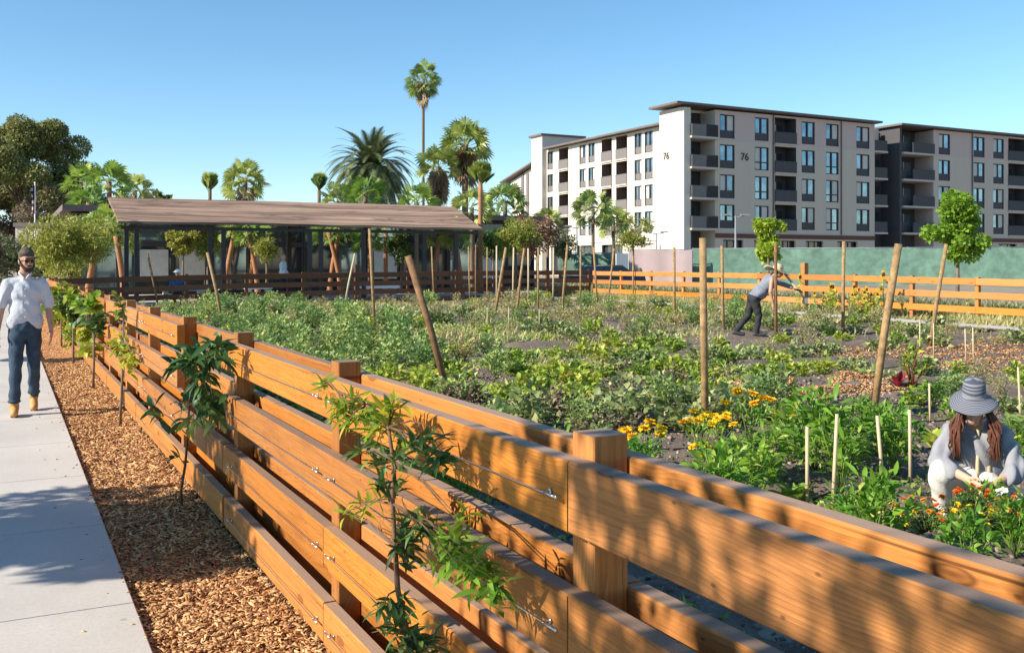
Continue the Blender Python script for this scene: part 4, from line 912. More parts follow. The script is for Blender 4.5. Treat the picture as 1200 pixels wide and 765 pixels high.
for i in range(9):
    z1 = ht-.1-i*.19; vs = cloth(z1-.19, z1, .0, 1-.06*i); fs = [(k, k+1, k+8, k+7) for k in range(6)]
    o = MB().add(vs, fs).add([(v[0], v[1]+.012, v[2]) for v in vs], fs).build('flag', 'flag_red' if i % 2 == 0 else 'white_paint', fl or e, False)
    if fl is None: fl = o
    else: o.name = 'stripe'
MB().add([(v[0]+.02, v[1]-.02, v[2]) for v in cloth(ht-.9, ht-.1, .0, .4)], [(k, k+1, k+8, k+7) for k in range(6)]).build('canton', 'flag_blue', fl)

# ================================================================ apartment building
def facade(par, O, u, W, H, ops, wallmat, z0=0.0, depth=.22, n=None):
    """wall sheet with real openings. O origin (x,y), u unit direction, n outward normal"""
    u = np.array(u, float); n = np.array(n, float)
    P = lambda a, z, d=0.0: (O[0]+u[0]*a-n[0]*d-par.location[0], O[1]+u[1]*a-n[1]*d-par.location[1], z)
    xs = sorted({0.0, W}|{o[0] for o in ops}|{o[1] for o in ops}); zs = sorted({z0, H}|{o[2] for o in ops}|{o[3] for o in ops})
    mb = MB(); rec = []
    def quad(m_, a, b_, c, d): m_.add([a, b_, c, d], [(0, 1, 2, 3)])
    for i in range(len(xs)-1):
        for j in range(len(zs)-1):
            cx, cz = (xs[i]+xs[i+1])/2, (zs[j]+zs[j+1])/2
            if any(o[0] < cx < o[1] and o[2] < cz < o[3] for o in ops): continue
            quad(mb, P(xs[i], zs[j]), P(xs[i+1], zs[j]), P(xs[i+1], zs[j+1]), P(xs[i], zs[j+1]))
    for o in ops:
        d = 1.6 if o[4] == 'B' else depth; m_ = MB() if o[4] == 'B' else mb; rec += [m_] if o[4] == 'B' else []; a, b_, c, e_ = o[:4]
        quad(m_, P(a, c), P(a, e_), P(a, e_, d), P(a, c, d)); quad(m_, P(b_, c), P(b_, c, d), P(b_, e_, d), P(b_, e_))
        quad(m_, P(a, c), P(a, c, d), P(b_, c, d), P(b_, c)); quad(m_, P(a, e_), P(b_, e_), P(b_, e_, d), P(a, e_, d))
        if o[4] == 'B': quad(m_, P(a, c, d), P(a, e_, d), P(b_, e_, d), P(b_, c, d))
    mb.build('wall', wallmat, par)
    for m_ in rec: m_.build('balcony_recess', 'charcoal_panel_and_shade' if wallmat != 'wall_cream' else 'stucco_brown', par)
    def bar(m_, a0, a1, c0, c1, d0, d1):
        vs = [P(a, c, d) for a in (a0, a1) for d in (d0, d1) for c in (c0, c1)]
        m_.add(vs, [(0, 1, 3, 2), (4, 6, 7, 5), (0, 4, 5, 1), (2, 3, 7, 6), (0, 2, 6, 4), (1, 5, 7, 3)])
    for o in ops:
        a, b_, c, e_, k = o[:5]
        if k in 'WF':
            t = .09; f = MB(); sp = c+(e_-c)*.34 if k == 'W' else c
            bar(f, a+.002, a+t, c, e_, .06, .16); bar(f, b_-t, b_-.002, c, e_, .06, .16); bar(f, a+t, b_-t, e_-t, e_-.002, .06, .16); bar(f, a+t, b_-t, c+.002, c+t, .06, .16)
            m1 = a+(b_-a)*.47; bar(f, m1-.07, m1+.07, sp, e_-t, .061, .159)
            if k == 'F': q = c+(e_-c)*.34; bar(f, a+t, b_-t, q-.05, q+.05, .062, .158)
            w = f.build('window', 'trim_dark', par)
            if k == 'W': g = MB(); bar(g, a+t, b_-t, c+t, sp, .10, .14); g.build('spandrel', 'charcoal_panel_and_shade' if wallmat != 'wall_cream' else 'panel_grey', w)
            g = MB(); bar(g, a+t, b_-t, sp+.001, e_-t, .17, .19); g.build('pane', 'glass_sky', w)
            if random.random() < .55:
                g = MB(); s = random.choice([0, 1]); bar(g, (m1+.07 if s else a+t), (b_-t if s else m1-.07), sp+.05, e_-t-.02, .165, .169); g.build('curtain', 'curtain', w)
        elif k == 'B':
            g = MB(); bar(g, a-.02, b_+.02, c, c+1.12, -.10, -.02); bar(g, a-.03, b_+.03, c+1.121, c+1.18, -.12, -.0); w = g.build('balcony', 'charcoal_panel_and_shade' if wallmat != 'wall_cream' else 'panel_grey', par)
            g = MB(); bar(g, a+(b_-a)*.18, a+(b_-a)*.8, c+.05, c+2.15, 1.5, 1.55); g.build('door', 'glass_dark', w)
            g = MB(); bar(g, a+(b_-a)*.46, a+(b_-a)*.50, c+.05, c+2.15, 1.44, 1.49); g.build('door_frame', 'curtain', w)
            g = MB(); bar(g, a-.03, b_+.03, c-.16, c-.002, -.14, .0); g.build('balcony_slab', 'wall_grey', w)
        elif k == 'G':
            g = MB(); bar(g, a, b_, c, e_, .5, .55); w = g.build('window', 'trim_dark', par)
            for q in range(3): g = MB(); s = (b_-a)/3; bar(g, a+s*q+.1, a+s*(q+1)-.1, c+.1, e_-.1, .47, .49); g.build('pane', 'glass_dark', w)
YB = 77.4
bx = lambda px: x_on(px, YB)
A = empty('apartment_building', (75, 80, 0), 0, 'five storey apartment building with number 76 on its walls, cream wing on the left', 'building')
rows = [(14.25, 16.62), (11.25, 13.62), (8.25, 10.62), (5.25, 7.62)]
def wcols(defs, off):
    ops = []
    for (a, b_, kinds) in defs:
        xa, xb = bx(a)-off, bx(b_)-off
        for (z0, z1), k in zip(rows, kinds):
            if k == 'B': ops.append((xa, xb, z0-.12, z1+.18, 'B'))
            else: ops.append((xa, xb, z0+(0 if k != 'w' else .7), z1, k.upper()))
    return ops
MX0, MX1 = bx(838), bx(1025); WX_ = 64.5; NY_ = 79.75
ops = wcols([(843.6, 861, 'WWWW'), (884.6, 901, 'WFFF'), (908, 933, 'BBBB'), (939.5, 955, 'WWWW'), (968, 983, 'WFFF'), (1003.6, 1019, 'WWWW')], MX0)
ops += [(1.0, 3.6, .6, 4.1, 'G'), (5, 7.6, .6, 4.1, 'G'), (8.6, 10.6, .6, 4.1, 'G'), (12, 14.5, .6, 4.1, 'G'), (16.5, 19.5, .6, 4.1, 'G')]
facade(A, (MX0, YB), (1, 0), MX1-MX0, 17.0, ops, 'wall_main', n=(0, -1))
ax, ay = A.location[0], A.location[1]
def part(x0, x1, y0, y1, z0, z1, nm, mt, par=A): return MB().bx(x0-par.location[0], x1-par.location[0], y0-par.location[1], y1-par.location[1], z0, z1).build(nm, mt, par)
part(MX0, MX1, YB-.10, YB-.004, 4.28, 4.72, 'fascia_band', 'brick_red')
part(MX0-.1, MX1, YB-.012, YB-.003, 14.0, 14.06, 'joint_line', 'wall_grey')
for px in (985.5, 906): part(bx(px)-.06, bx(px)+.06, YB-.12, YB-.005, 4.8, 16.95, 'downpipe', 'trim_brown')
part(WX_+.2, MX1, NY_+.35, YB+17, 0, 16.95, 'wall', 'wall_mauve')
part(MX0+.3, MX1, YB+1.75, NY_+.34, 0, 16.95, 'wall', 'wall_mauve')
part(MX1-.25, MX1-.003, YB+.004, YB+1.74, 0, 16.95, 'side_wall', 'wall_mauve'); part(MX0+.26, MX1-.26, YB+.01, YB+1.74, 16.9, 16.97, 'ceiling', 'trim_brown')
# lit side wall of the corner notch and the corner tower
NY = 79.75
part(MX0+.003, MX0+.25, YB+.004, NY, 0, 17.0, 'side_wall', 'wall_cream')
TX = 58.7
tx2 = TX+.9
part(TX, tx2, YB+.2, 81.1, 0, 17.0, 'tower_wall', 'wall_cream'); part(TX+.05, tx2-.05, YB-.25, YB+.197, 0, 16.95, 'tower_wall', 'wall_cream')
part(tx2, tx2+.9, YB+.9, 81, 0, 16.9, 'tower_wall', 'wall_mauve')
part(tx2+.3, MX0+.6, NY, NY+.3, 0, 16.95, 'balcony_recess', 'charcoal_panel_and_shade')
for i, (z0, z1) in enumerate(rows):
    p = part(tx2-.1, MX0-.05, YB-.55, YB-.47, z0-.05, z0+1.1, 'balcony', 'panel_grey'); pl = p
    MB().bx(tx2-.15-ax, MX0+.0-ax, YB-.6-ay, NY-.01-ay, z0-.26, z0-.06).build('balcony_slab', 'wall_grey', p)
    MB().bx(tx2+1.4-ax, tx2+2.3-ax, NY-.12-ay, NY-.02-ay, z0, z0+2.1).build('door', 'glass_dark', p)
    b_ = MB()
    for q in range(16): b_.bx(MX0-1.5+q*.09-ax, MX0-1.47+q*.09-ax, YB-.60-ay, YB-.56-ay, z0-.04, z0+1.15)
    b_.build('railing', 'trim_dark', p)
# roofs
def slab(pts, t, nm, mt, par):
    v = [(p[0]-par.location[0], p[1]-par.location[1], p[2]) for p in pts]; v += [(a, b_, c-t) for a, b_, c in v]
    k = len(pts); return MB().add(v, [tuple(range(k)), tuple(range(2*k-1, k-1, -1))]+[(i, k+i, k+(i+1) % k, (i+1) % k) for i in range(k)]).build(nm, mt, par)
slab([(TX-1.0, YB-.6, 17.42), (MX1+.6, YB-.6, 17.3), (MX1+.6, 81.6, 17.3), (TX-1.0, 81.6, 17.42)], .2, 'roof', 'trim_brown', A)
slab([(WX_+.3, 81.61, 17.28), (MX1+.6, 81.61, 17.28), (MX1+.6, YB+18, 17.28), (WX_+.3, YB+18, 17.28)], .2, 'roof', 'trim_brown', A)
# wing running away from the camera
WX, WY0, WY1 = 64.5, 81.0, 115.0
def wy(px): return y_on(px, WX)
ops = []
def wop(pl, pr, kind, zs=None):
    a, b_ = wy(pr)-WY0, wy(pl)-WY0
    for (z0, z1), k in zip(rows, kind):
        if k == 'B': ops.append((a, b_, z0-.2, z1+.12, 'B'))
        elif k != ' ': ops.append((a, b_, z0, z1, k))
wop(755.5, 765, 'WWWW'); wop(743.5, 752, 'WWWW'); wop(722, 735, 'BBBB'); wop(705, 717, 'BBBB'); wop(689.5, 697, 'WWWW'); wop(679, 686.5, 'WWWW'); wop(655, 666, 'BBBB'); wop(641.5, 648, 'WWWW')
for a in range(5): ops.append((3+a*6.2, 7.6+a*6.2, .5, 4.0, 'G'))
facade(A, (WX, WY0), (0, 1), WY1-WY0, 16.9, ops, 'wall_cream', n=(-1, 0))
part(WX+.0, WX+14, WY1-.2, WY1, 0, 16.8, 'wall', 'wall_cream'); part(WX+1.75, WX+14, WY0, WY1-.3, 0, 16.8, 'wall', 'wall_mauve')
slab([(WX-.9, 81.65, 17.15), (WX+.25, 81.65, 17.2), (WX+15, 95.5, 17.8), (WX+15, WY1-.8, 17.8), (WX-.9, WY1-.8, 17.15)], .22, 'roof', 'trim_brown', A)
part(WX-.12, WX-.004, WY0+8.6, WY1, 4.3, 4.75, 'fascia_band', 'wall_cream')
part(63.8, 70.2, 114.6, 117.6, 0, 18.85, 'stair_tower', 'wall_cream'); part(63.5, 70.5, 114.3, 117.9, 18.852, 19.1, 'roof', 'trim_brown')
# far end wing with a sloping roof
y0, y1 = 117.7, wy(598)
MB().add([(WX+.1-ax, y0-ay, 0), (WX+.1-ax, y1-ay, 0), (WX+.1-ax, y1-ay, 13.5), (WX+.1-ax, y0-ay, 15.2), (WX+9-ax, y0-ay, 0), (WX+9-ax, y1-ay, 0), (WX+9-ax, y1-ay, 13.5), (WX+9-ax, y0-ay, 15.2)],
         [(0, 1, 2, 3), (4, 7, 6, 5), (0, 3, 7, 4), (1, 5, 6, 2), (2, 6, 7, 3)]).build('wall', 'wall_cream', A)
slab([(WX-.8, y0, 15.55), (WX+10, y0, 15.55), (WX+10, y1+1.8, 13.6), (WX-.8, y1+1.8, 13.6)], .22, 'roof', 'trim_brown', A)
for py_ in (612, 618): part(WX-.02, WX+.09, wy(py_)-.35, wy(py_)+.35, 2, 14.3, 'window_strip', 'panel_grey')
def number(x, y, z, size, rot, par):
    cu = bpy.data.curves.new('number', 'FONT'); cu.body = '76'; cu.size = size; cu.extrude = .03; cu.align_x = 'CENTER'
    o = bpy.data.objects.new('tmp', cu); C.objects.link(o); dg = bpy.context.evaluated_depsgraph_get(); me = bpy.data.meshes.new_from_object(o.evaluated_get(dg)); bpy.data.objects.remove(o)
    me.materials.clear(); me.materials.append(MATS['trim_dark']); q = link(me, 'number', par); q.location = (x-par.location[0], y-par.location[1], z); q.rotation_euler = rot
number(bx(872.5), YB-.05, 12.15, 1.05, (R(90), 0, 0), A)
number(TX-.04, y_on(781, TX), 12.1, 1.0, (R(90), 0, R(-90)), A)
# second block on the right
B2 = empty('apartment_building', (95, 80, 0), 0, 'right hand apartment building with mauve walls, cut by the right edge', 'building')
bx0, bx1 = bx(1094), bx(1275)
ops = wcols([(1100, 1113.5, 'WWWW'), (1141, 1154, 'WWWW'), (1164, 1176.5, 'WWWW'), (1181.5, 1203, 'BBBB'), (1212, 1224, 'WWWW'), (1240, 1254, 'WWWW')], bx0)
ops += [(2+q*4.6, 5.4+q*4.6, .6, 4.1, 'G') for q in range(5)]
facade(B2, (bx0, YB), (1, 0), bx1-bx0, 17.0, ops, 'wall_main', n=(0, -1))
part(bx0+.002, bx1, YB+1.75, YB+16, 0, 16.95, 'wall', 'wall_mauve', B2)
part(bx0, bx1, YB-.10, YB-.004, 4.28, 4.72, 'fascia_band', 'brick_red', B2)
part(bx(1139)-.06, bx(1139)+.06, YB-.12, YB-.005, 4.8, 16.95, 'downpipe', 'trim_brown', B2)
slab([(bx(1052), YB-.6, 17.32), (bx1+.6, YB-.6, 17.3), (bx1+.6, YB+17, 17.3), (bx(1052), YB+17, 17.32)], .22, 'roof', 'trim_brown', B2)
cx0, cx1 = bx(1057.5), bx(1094)
part(cx0-.3, cx0, YB+.1, YB+5, 0, 17.0, 'side_wall', 'charcoal_panel_and_shade', B2); part(cx0, cx1, YB+2.6, YB+3, 0, 16.95, 'balcony_recess', 'charcoal_panel_and_shade', B2); part(cx1-.05, cx1+.0, YB+.01, YB+2.6, 0, 16.95, 'side_wall', 'wall_mauve', B2)  # charcoal side wall: shade of the gap is put into its colour
for z0, z1 in rows:
    p = part(cx0+1.5, cx1-.02, YB-.2, YB-.12, z0-.05, z0+1.1, 'balcony', 'charcoal_panel_and_shade', B2); bl = B2.location
    MB().bx(cx0+.01-bl[0], cx1-.01-bl[0], YB-.25-bl[1], YB+2.59-bl[1], z0-.26, z0-.06).build('balcony_slab', 'wall_grey', p)
    MB().bx(cx0+.01-bl[0], cx0+1.45-bl[0], YB+.4-bl[1], YB+.48-bl[1], z0-.05, z0+1.1).build('railing', 'trim_dark', p)
    MB().bx(cx0+1.8-bl[0], cx1-.8-bl[0], YB+2.5-bl[1], YB+2.58-bl[1], z0, z0+2.15).build('door', 'glass_sky', p)
    for q in (1.75, 2.9): MB().bx(cx0+q-bl[0], cx0+q+.12-bl[0], YB+2.4-bl[1], YB+2.49-bl[1], z0, z0+2.2).build('door_frame', 'curtain', p)
# link between the blocks, set back
gx0, gx1 = MX1, cx0-.3
part(gx0, gx1, YB+2.8, YB+3.2, 0, 16.2, 'link_wall', 'charcoal_panel_and_shade'); part(gx0+.01, gx1-1.0, YB+2.2, YB+2.79, 15.3, 16.9, 'link_wall', 'wall_cream')  # charcoal stands in for recess shade, cream top piece for the sunlit strip
for z0, z1 in rows:
    p = part(gx0+.02, gx0+2.3, YB+.3, YB+.38, z0-.05, z0+1.1, 'balcony', 'charcoal_panel_and_shade'); MB().bx(gx0+.02-ax, gx0+2.35-ax, YB+.25-ay, YB+2.79-ay, z0-.26, z0-.06).build('balcony_slab', 'wall_grey', p)
    w = MB().bx(gx0+2.6-ax, gx1-.2-ax, YB+2.7-ay, YB+2.79-ay, z0, z1).build('window', 'trim_dark', A); MB().bx(gx0+2.75-ax, gx1-.35-ax, YB+2.66-ay, YB+2.69-ay, z0+.15, z1-.15).build('pane', 'glass_dark', w)

# ================================================================ screen fences, lamps, cars
SX = 58.0
def screen(label, pl, pr, mt, h, X=None):
    # stretched fabric on posts: runs diagonally across the lot
    P = [w_at(pl, 62), w_at(pr, 62+(pr-pl)*-.014)]
    e = empty('screened_fence', (P[0][0], P[0][1], 0), 0, label, 'fence'); d = Vector((P[1][0]-P[0][0], P[1][1]-P[0][1], 0)); L = d.length; a = math.atan2(d.y, d.x); e.rotation_euler = (0, 0, a)
    k = int(L/2.6)+1; vs = []; fs = []; m_ = k*6+1
    for i in range(m_):
        s = L*i/(m_-1)
        for z in (.1, h*.5, h): vs.append((s, .05*math.sin(i*math.pi/3)*(.4 if z == h else 1), z+(-.05*abs(math.sin(i*math.pi/6)) if z == h else 0)))
    for i in range(m_-1):
        for j in range(2): q = i*3+j; fs.append((q, q+3, q+4, q+1))
    vs2 = [(v[0], v[1]+.02, v[2]) for v in vs]; n0 = len(vs)
    fs += [tuple(x+n0 for x in reversed(f)) for f in fs]
    MB().add(vs+vs2, fs).build('fabric', mt, e, True)
    for i in range(k+1): MB().tube([(L*i/k, .09, 0), (L*i/k, .09, h+.05)], .035, 8).build('post', 'lamp_grey', e, True)
    MB().tube([(0, .09, h), (L, .09, h)], .025, 8).build('top_rail', 'lamp_grey', e, True)
screen('green fabric screen fence below the cream wing of the apartments', 655, 724, 'screen_green', 2.35)
screen('mauve screen fence between the two green ones', 737, 811, 'screen_mauve', 2.55)
def scr2(): pass
screen('long green fabric screen fence behind the orange rail fence at the right', 812, 1290, 'screen_green', 2.62)
X, Y = w_at(729, 60); e = empty('white_panel', (X, Y, 0), R(-5), 'white board standing in the gap between green and mauve screens', 'panel')
MB().bx(-.42, .42, -.03, .03, .35, 2.3).build('board', 'white_paint', e)
for s in (-1, 1): MB().bx(s*.36-.04, s*.36+.04, .032, .09, 0, 2.3).build('post', 'pole_wood', e)
def lamp(label, px, pytop, zc, arms):
    X, Y = w_at(px, zc); H = h_at(pytop, zc); e = empty('street_lamp', (X, Y, 0), R(-27), label, 'street lamp', 'street lamps by the apartments')
    MB().tube([(0, 0, 0), (0, 0, .5), (0, 0, H)], [.11, .09, .055], 10).build('pole', 'lamp_grey', e, True)
    for s in arms:
        MB().tube([(0, 0, H-.12), (s*.35, 0, H-.03), (s*.6, 0, H)], .03, 6).build('arm', 'lamp_grey', e, True)
        MB().bev(min(s*.35, s*.95), max(s*.35, s*.95), -.13, .13, H+.02, H+.12, .02).build('lamp_head', 'lamp_grey', e)
lamp('double headed grey street lamp before the mauve facade', 862, 253, 66, (-1, 1))
lamp('double headed grey street lamp before the cream wing', 676, 266, 72, (-1, 1))
lamp('single headed grey street lamp at the cream corner tower', 769, 273, 80, (-1, 1))
simple('car_dark', (.04, .05, .07), .25, .05); simple('car_white', (.7, .7, .7), .25, .05); simple('car_blue', (.06, .12, .25), .25, .05); simple('tyre', (.02, .02, .02), .9, .1)
def car(label, px, zc, rz, mt):
    X, Y = w_at(px, zc); e = empty('parked_car', (X, Y, .13), rz, label, 'car', 'cars parked behind the garden')
    prof = [(-2.2, .35), (-2.25, .75), (-2.0, .92), (-1.15, 1.0), (-.5, 1.42), (.75, 1.46), (1.5, 1.05), (2.15, .95), (2.25, .6), (2.2, .32)]
    def ex(pr, w0, w1, nm, m_, par, zt=1.0):
        n = len(pr); vs = []
        for s in (-1, 1):
            for (x, z) in pr: vs.append((x, s*(w0 if z <= zt else w1), z))
        fs = [tuple(range(n-1, -1, -1)), tuple(range(n, 2*n))]+[(i, (i+1) % n, n+(i+1) % n, n+i) for i in range(n)]
        return MB().add(vs, fs).build(nm, m_, par)
    ex(prof, .88, .68, 'body', mt, e, 1.01)
    for s in (-1, 1):
        MB().add([(-1.0, s*.885, 1.0), (-.48, s*.72, 1.36), (.72, s*.72, 1.40), (1.36, s*.885, 1.04)], [(0, 1, 2, 3)]).add([(-1.0, s*.895, 1.0), (-.48, s*.73, 1.36), (.72, s*.73, 1.40), (1.36, s*.895, 1.04)], [(3, 2, 1, 0)]).build('side_window', 'glass_dark', e)
        for x in (-1.35, 1.35):
            w = MB().tube([(x, s*.72, .33), (x, s*.90, .33)], .33, 20).build('wheel', 'tyre', e); MB().tube([(x, s*.901, .33), (x, s*.915, .33)], .2, 14).build('rim', 'lamp_grey', w)
        MB().ell((-2.18, s*.6, .7), (.06, .2, .09)).build('headlight', 'white_paint', e, True)
car('dark parked car at the left end of the orange rail fence', 706, 50, R(10), 'car_dark')
# ================================================================ people: tapered capsules and ellipsoids fused into one skin by voxel remesh
simple('skin', (.62, .36, .25), .5, .08, 12); simple('skin_tan', (.46, .25, .165), .5, .08, 12)
simple('hair_dark', (.035, .022, .016), .6, .3, 60); simple('hair_auburn', (.11, .04, .022), .45, .35, 40, .4); simple('lips', (.45, .16, .12), .5, .05)
simple('denim', (.032, .062, .10), .85, .3, 14, .2); simple('trousers_black', (.022, .022, .026), .8, .2, 14); simple('linen_white', (.62, .61, .57), .85, .05, 10, .3)
simple('linen_grey', (.27, .28, .305), .9, .08, 14, .3); simple('shirt_blue_grey', (.19, .21, .26), .85, .1, 14); simple('shirt_blue', (.05, .14, .30), .85, .1, 14); simple('shirt_pale', (.68, .78, .85), .85, .06, 14)
simple('boot_tan', (.46, .26, .08), .6, .15, 20); simple('boot_sole', (.15, .10, .07), .9, .1); simple('glove_dark', (.06, .06, .065), .9, .1); simple('straw', (.62, .49, .29), .8, .15, 50, .3); simple('hat_band_dark', (.09, .075, .06), .8, .1)
simple('cap_brown', (.095, .072, .055), .85, .45, 22, .2)
m, nt, b = new_mat('shirt_print'); v = objvec(nt, False)
vo = N(nt, 'ShaderNodeTexVoronoi'); vo.inputs['Scale'].default_value = 42; nt.links.new(v, vo.inputs['Vector'])
nt.links.new(ramp(nt, vo.outputs['Distance'], [(.12, (.22, .27, .36)), (.2, (.50, .53, .59))]), b.inputs['Base Color']); b.inputs['Roughness'].default_value = .85; bump(nt, b, noise(nt, v, 14, 2), .5, .02)
m, nt, b = new_mat('hat_stripe'); tc = N(nt, 'ShaderNodeTexCoord'); wv = N(nt, 'ShaderNodeTexWave', wave_type='RINGS', rings_direction='Z'); wv.inputs['Scale'].default_value = 3
sx = N(nt, 'ShaderNodeSeparateXYZ'); nt.links.new(tc.outputs['Object'], sx.inputs[0])
dist = N(nt, 'ShaderNodeVectorMath', operation='LENGTH'); nt.links.new(mapping(nt, tc.outputs['Object'], (1, 1, -1.2)), dist.inputs[0])
sn = math_(nt, 'SINE', math_(nt, 'MULTIPLY', dist.outputs['Value'], 520.0))
nt.links.new(ramp(nt, math_(nt, 'ADD', math_(nt, 'MULTIPLY', sn, .5), .5), [(.3, (.055, .065, .095)), (.7, (.20, .21, .245))]), b.inputs['Base Color']); b.inputs['Roughness'].default_value = .9
def blob(name, prims, voxel, mat, parent, smooth=3, noise_amp=0, cutz=None, sd=0):
    mb = MB()
    for p in prims:
        if p[0] == 'c':
            _, a, ra, b_, rb = p; a, b_ = Vector(a), Vector(b_); d = b_-a; k = 6
            pts = []; rd = []
            dn = d.normalized() if d.length > 1e-6 else Vector((0, 0, 1))
            for i in range(4): th = math.pi/2*(i+.35)/4; pts.append(a-dn*ra*math.cos(th)); rd.append(ra*math.sin(th))
            pts.append(a); rd.append(ra); pts.append(b_); rd.append(rb)
            for i in range(3, -1, -1): th = math.pi/2*(i+.35)/4; pts.append(b_+dn*rb*math.cos(th)); rd.append(rb*math.sin(th))
            mb.tube(pts, rd, 14)
        else:
            mb.ell(p[1], p[2], p[3] if len(p) > 3 else None, 18, 12)
    me = mb.mesh('tmp', 'skin'); o = bpy.data.objects.new('tmp', me); C.objects.link(o)
    rm = o.modifiers.new('r', 'REMESH'); rm.mode = 'VOXEL'; rm.voxel_size = voxel
    if smooth: s_ = o.modifiers.new('s', 'SMOOTH'); s_.iterations = smooth; s_.factor = .5
    dg = bpy.context.evaluated_depsgraph_get(); me2 = bpy.data.meshes.new_from_object(o.evaluated_get(dg)); bpy.data.objects.remove(o)
    me2.materials.clear(); me2.materials.append(MATS[mat]); n = len(me2.vertices)
    if noise_amp:
        co = np.empty(n*3, np.float32); me2.vertices.foreach_get('co', co); co = co.reshape(-1, 3); no = np.empty(n*3, np.float32); me2.vertices.foreach_get('normal', no); no = no.reshape(-1, 3)
        f = np.sin(co[:, 2]*38+5*np.sin(co[:, 0]*13+sd)+4*np.sin(co[:, 1]*11))+.6*np.sin(co[:, 0]*45+co[:, 2]*30+sd); co = co+no*(noise_amp*f)[:, None]; me2.vertices.foreach_set('co', co.astype(np.float32).ravel())
    me2.polygons.foreach_set('use_smooth', [True]*len(me2.polygons)); me2.update()
    return link(me2, name, parent)
c_ = lambda a, ra, b_, rb: ('c', a, ra, b_, rb)
e_ = lambda c, r, rot=None: ('e', c, r, rot)
def hand(w, d, side, nrm, s=1.0, curl=.5):
    """wrist w, direction d of the fingers, side = towards the thumb, nrm = palm normal"""
    w, d, sd, nm = Vector(w), Vector(d).normalized(), Vector(side).normalized(), Vector(nrm).normalized(); out = []
    pal = w+d*.05*s
    out.append(c_(tuple(w), .024*s, tuple(w+d*.04*s), .026*s))
    for k in (-1.2, -.4, .4, 1.2): out.append(c_(tuple(w+d*.02*s+sd*.012*k*s), .015*s, tuple(w+d*.085*s+sd*.019*k*s), .012*s))
    for k, L in zip((1.3, .45, -.42, -1.25), (.072, .082, .075, .058)):
        a = w+d*.088*s+sd*.0205*k*s; dd = (d+nm*curl*.4+sd*.05*k).normalized(); b1 = a+dd*L*.5*s; d2 = (d+nm*curl*1.4).normalized(); b2 = b1+d2*L*.5*s
        out += [c_(tuple(a), .0095*s, tuple(b1), .0088*s), c_(tuple(b1), .0088*s, tuple(b2), .0072*s)]
    a = w+d*.022*s+sd*.024*s; b1 = a+(d*.6+sd*.8+nm*.2).normalized()*.042*s; b2 = b1+(d+sd*.25+nm*.3).normalized()*.034*s
    out += [c_(tuple(a), .014*s, tuple(b1), .011*s), c_(tuple(b1), .011*s, tuple(b2), .009*s)]
    return out
def head(c, fwd, up, s=1.0, ears=True):
    """skull, jaw, nose, ears, brow; returns prims and a frame function"""
    f = Vector(fwd).normalized(); u = Vector(up); u = (u-f*u.dot(f)).normalized(); r = u.cross(f); c = Vector(c)
    P = lambda x, y, z: tuple(c+r*x*s+f*y*s+u*z*s)      # x to the wearer's left/right, y forward, z up
    M = Matrix((r, f, u)).transposed(); rot = tuple(M.to_euler())
    out = [e_(P(0, -.012, .025), (.077*s, .096*s, .095*s), rot), e_(P(0, .018, -.035), (.062*s, .072*s, .085*s), rot), e_(P(0, .045, -.085), (.035*s, .035*s, .03*s), rot),
           c_(P(0, .088, .012), .010*s, P(0, .108, -.022), .0135*s), e_(P(0, .092, -.026), (.019*s, .012*s, .009*s), rot), e_(P(.034, .068, -.012), (.022*s, .018*s, .02*s), rot), e_(P(-.034, .068, -.012), (.022*s, .018*s, .02*s), rot),
           c_(P(-.04, .075, .028), .010*s, P(.04, .075, .028), .010*s), e_(P(0, .085, -.055), (.024*s, .010*s, .011*s), rot)]
    if ears: out += [e_(P(x, -.005, -.005), (.013*s, .022*s, .033*s), rot) for x in (-.079, .079)]
    return out, P, rot

# ---------------- the walking man
man = empty('person', (.20, 11.95, 0), 0, 'man in cap, sunglasses, white short sleeved shirt and jeans walking on the sidewalk', 'person')
hd, HP, hr = head((.015, -.05, 1.655), (.35, -1, -.08), (0, 0, 1))
body = hd+[c_((.01, -.03, 1.60), .062, (0, 0, 1.46), .066), e_((0, .01, 1.28), (.15, .10, .17)), e_((0, .01, 1.08), (.135, .10, .17)), e_((0, .02, .97), (.14, .095, .10)),
        c_((-.175, .0, 1.385), .048, (-.25, .03, 1.15), .044), c_((-.25, .03, 1.15), .043, (-.285, -.03, .91), .028), c_((.175, .0, 1.385), .048, (.25, .03, 1.15), .044), c_((.25, .03, 1.15), .043, (.275, -.06, .92), .028),
        c_((-.10, .0, .92), .07, (-.11, -.12, .50), .055), c_((-.11, -.12, .50), .052, (-.115, -.16, .10), .038), c_((.10, .02, .92), .07, (.10, .04, .50), .055), c_((.10, .04, .50), .052, (.10, .30, .16), .038)]
body += hand((-.285, -.03, .90), (-.03, -.12, -1), (.1, -1, 0), (1, 0, 0), 1.05) + hand((.275, -.06, .91), (.03, -.1, -1), (-.1, -1, 0), (-1, 0, 0), 1.05)
blob('body', body, .0075, 'skin_tan', man, 2)
blob('shirt', [e_((0, .01, 1.31), (.185, .128, .17)), e_((0, .005, 1.13), (.172, .132, .20)), c_((-.1, 0, 1.01), .098, (.1, 0, 1.01), .098), c_((-.165, .0, 1.41), .066, (.165, .0, 1.41), .066), c_((0, 0, 1.46), .07, (0, 0, 1.38), .10),
               c_((-.18, 0, 1.40), .070, (-.25, .025, 1.19), .066), c_((.18, 0, 1.40), .070, (.25, .025, 1.19), .066), c_((-.11, 0, .98), .085, (.11, 0, .98), .085)], .011, 'shirt_print', man, 3, .0035)
man.scale = (.93, .93, 1)
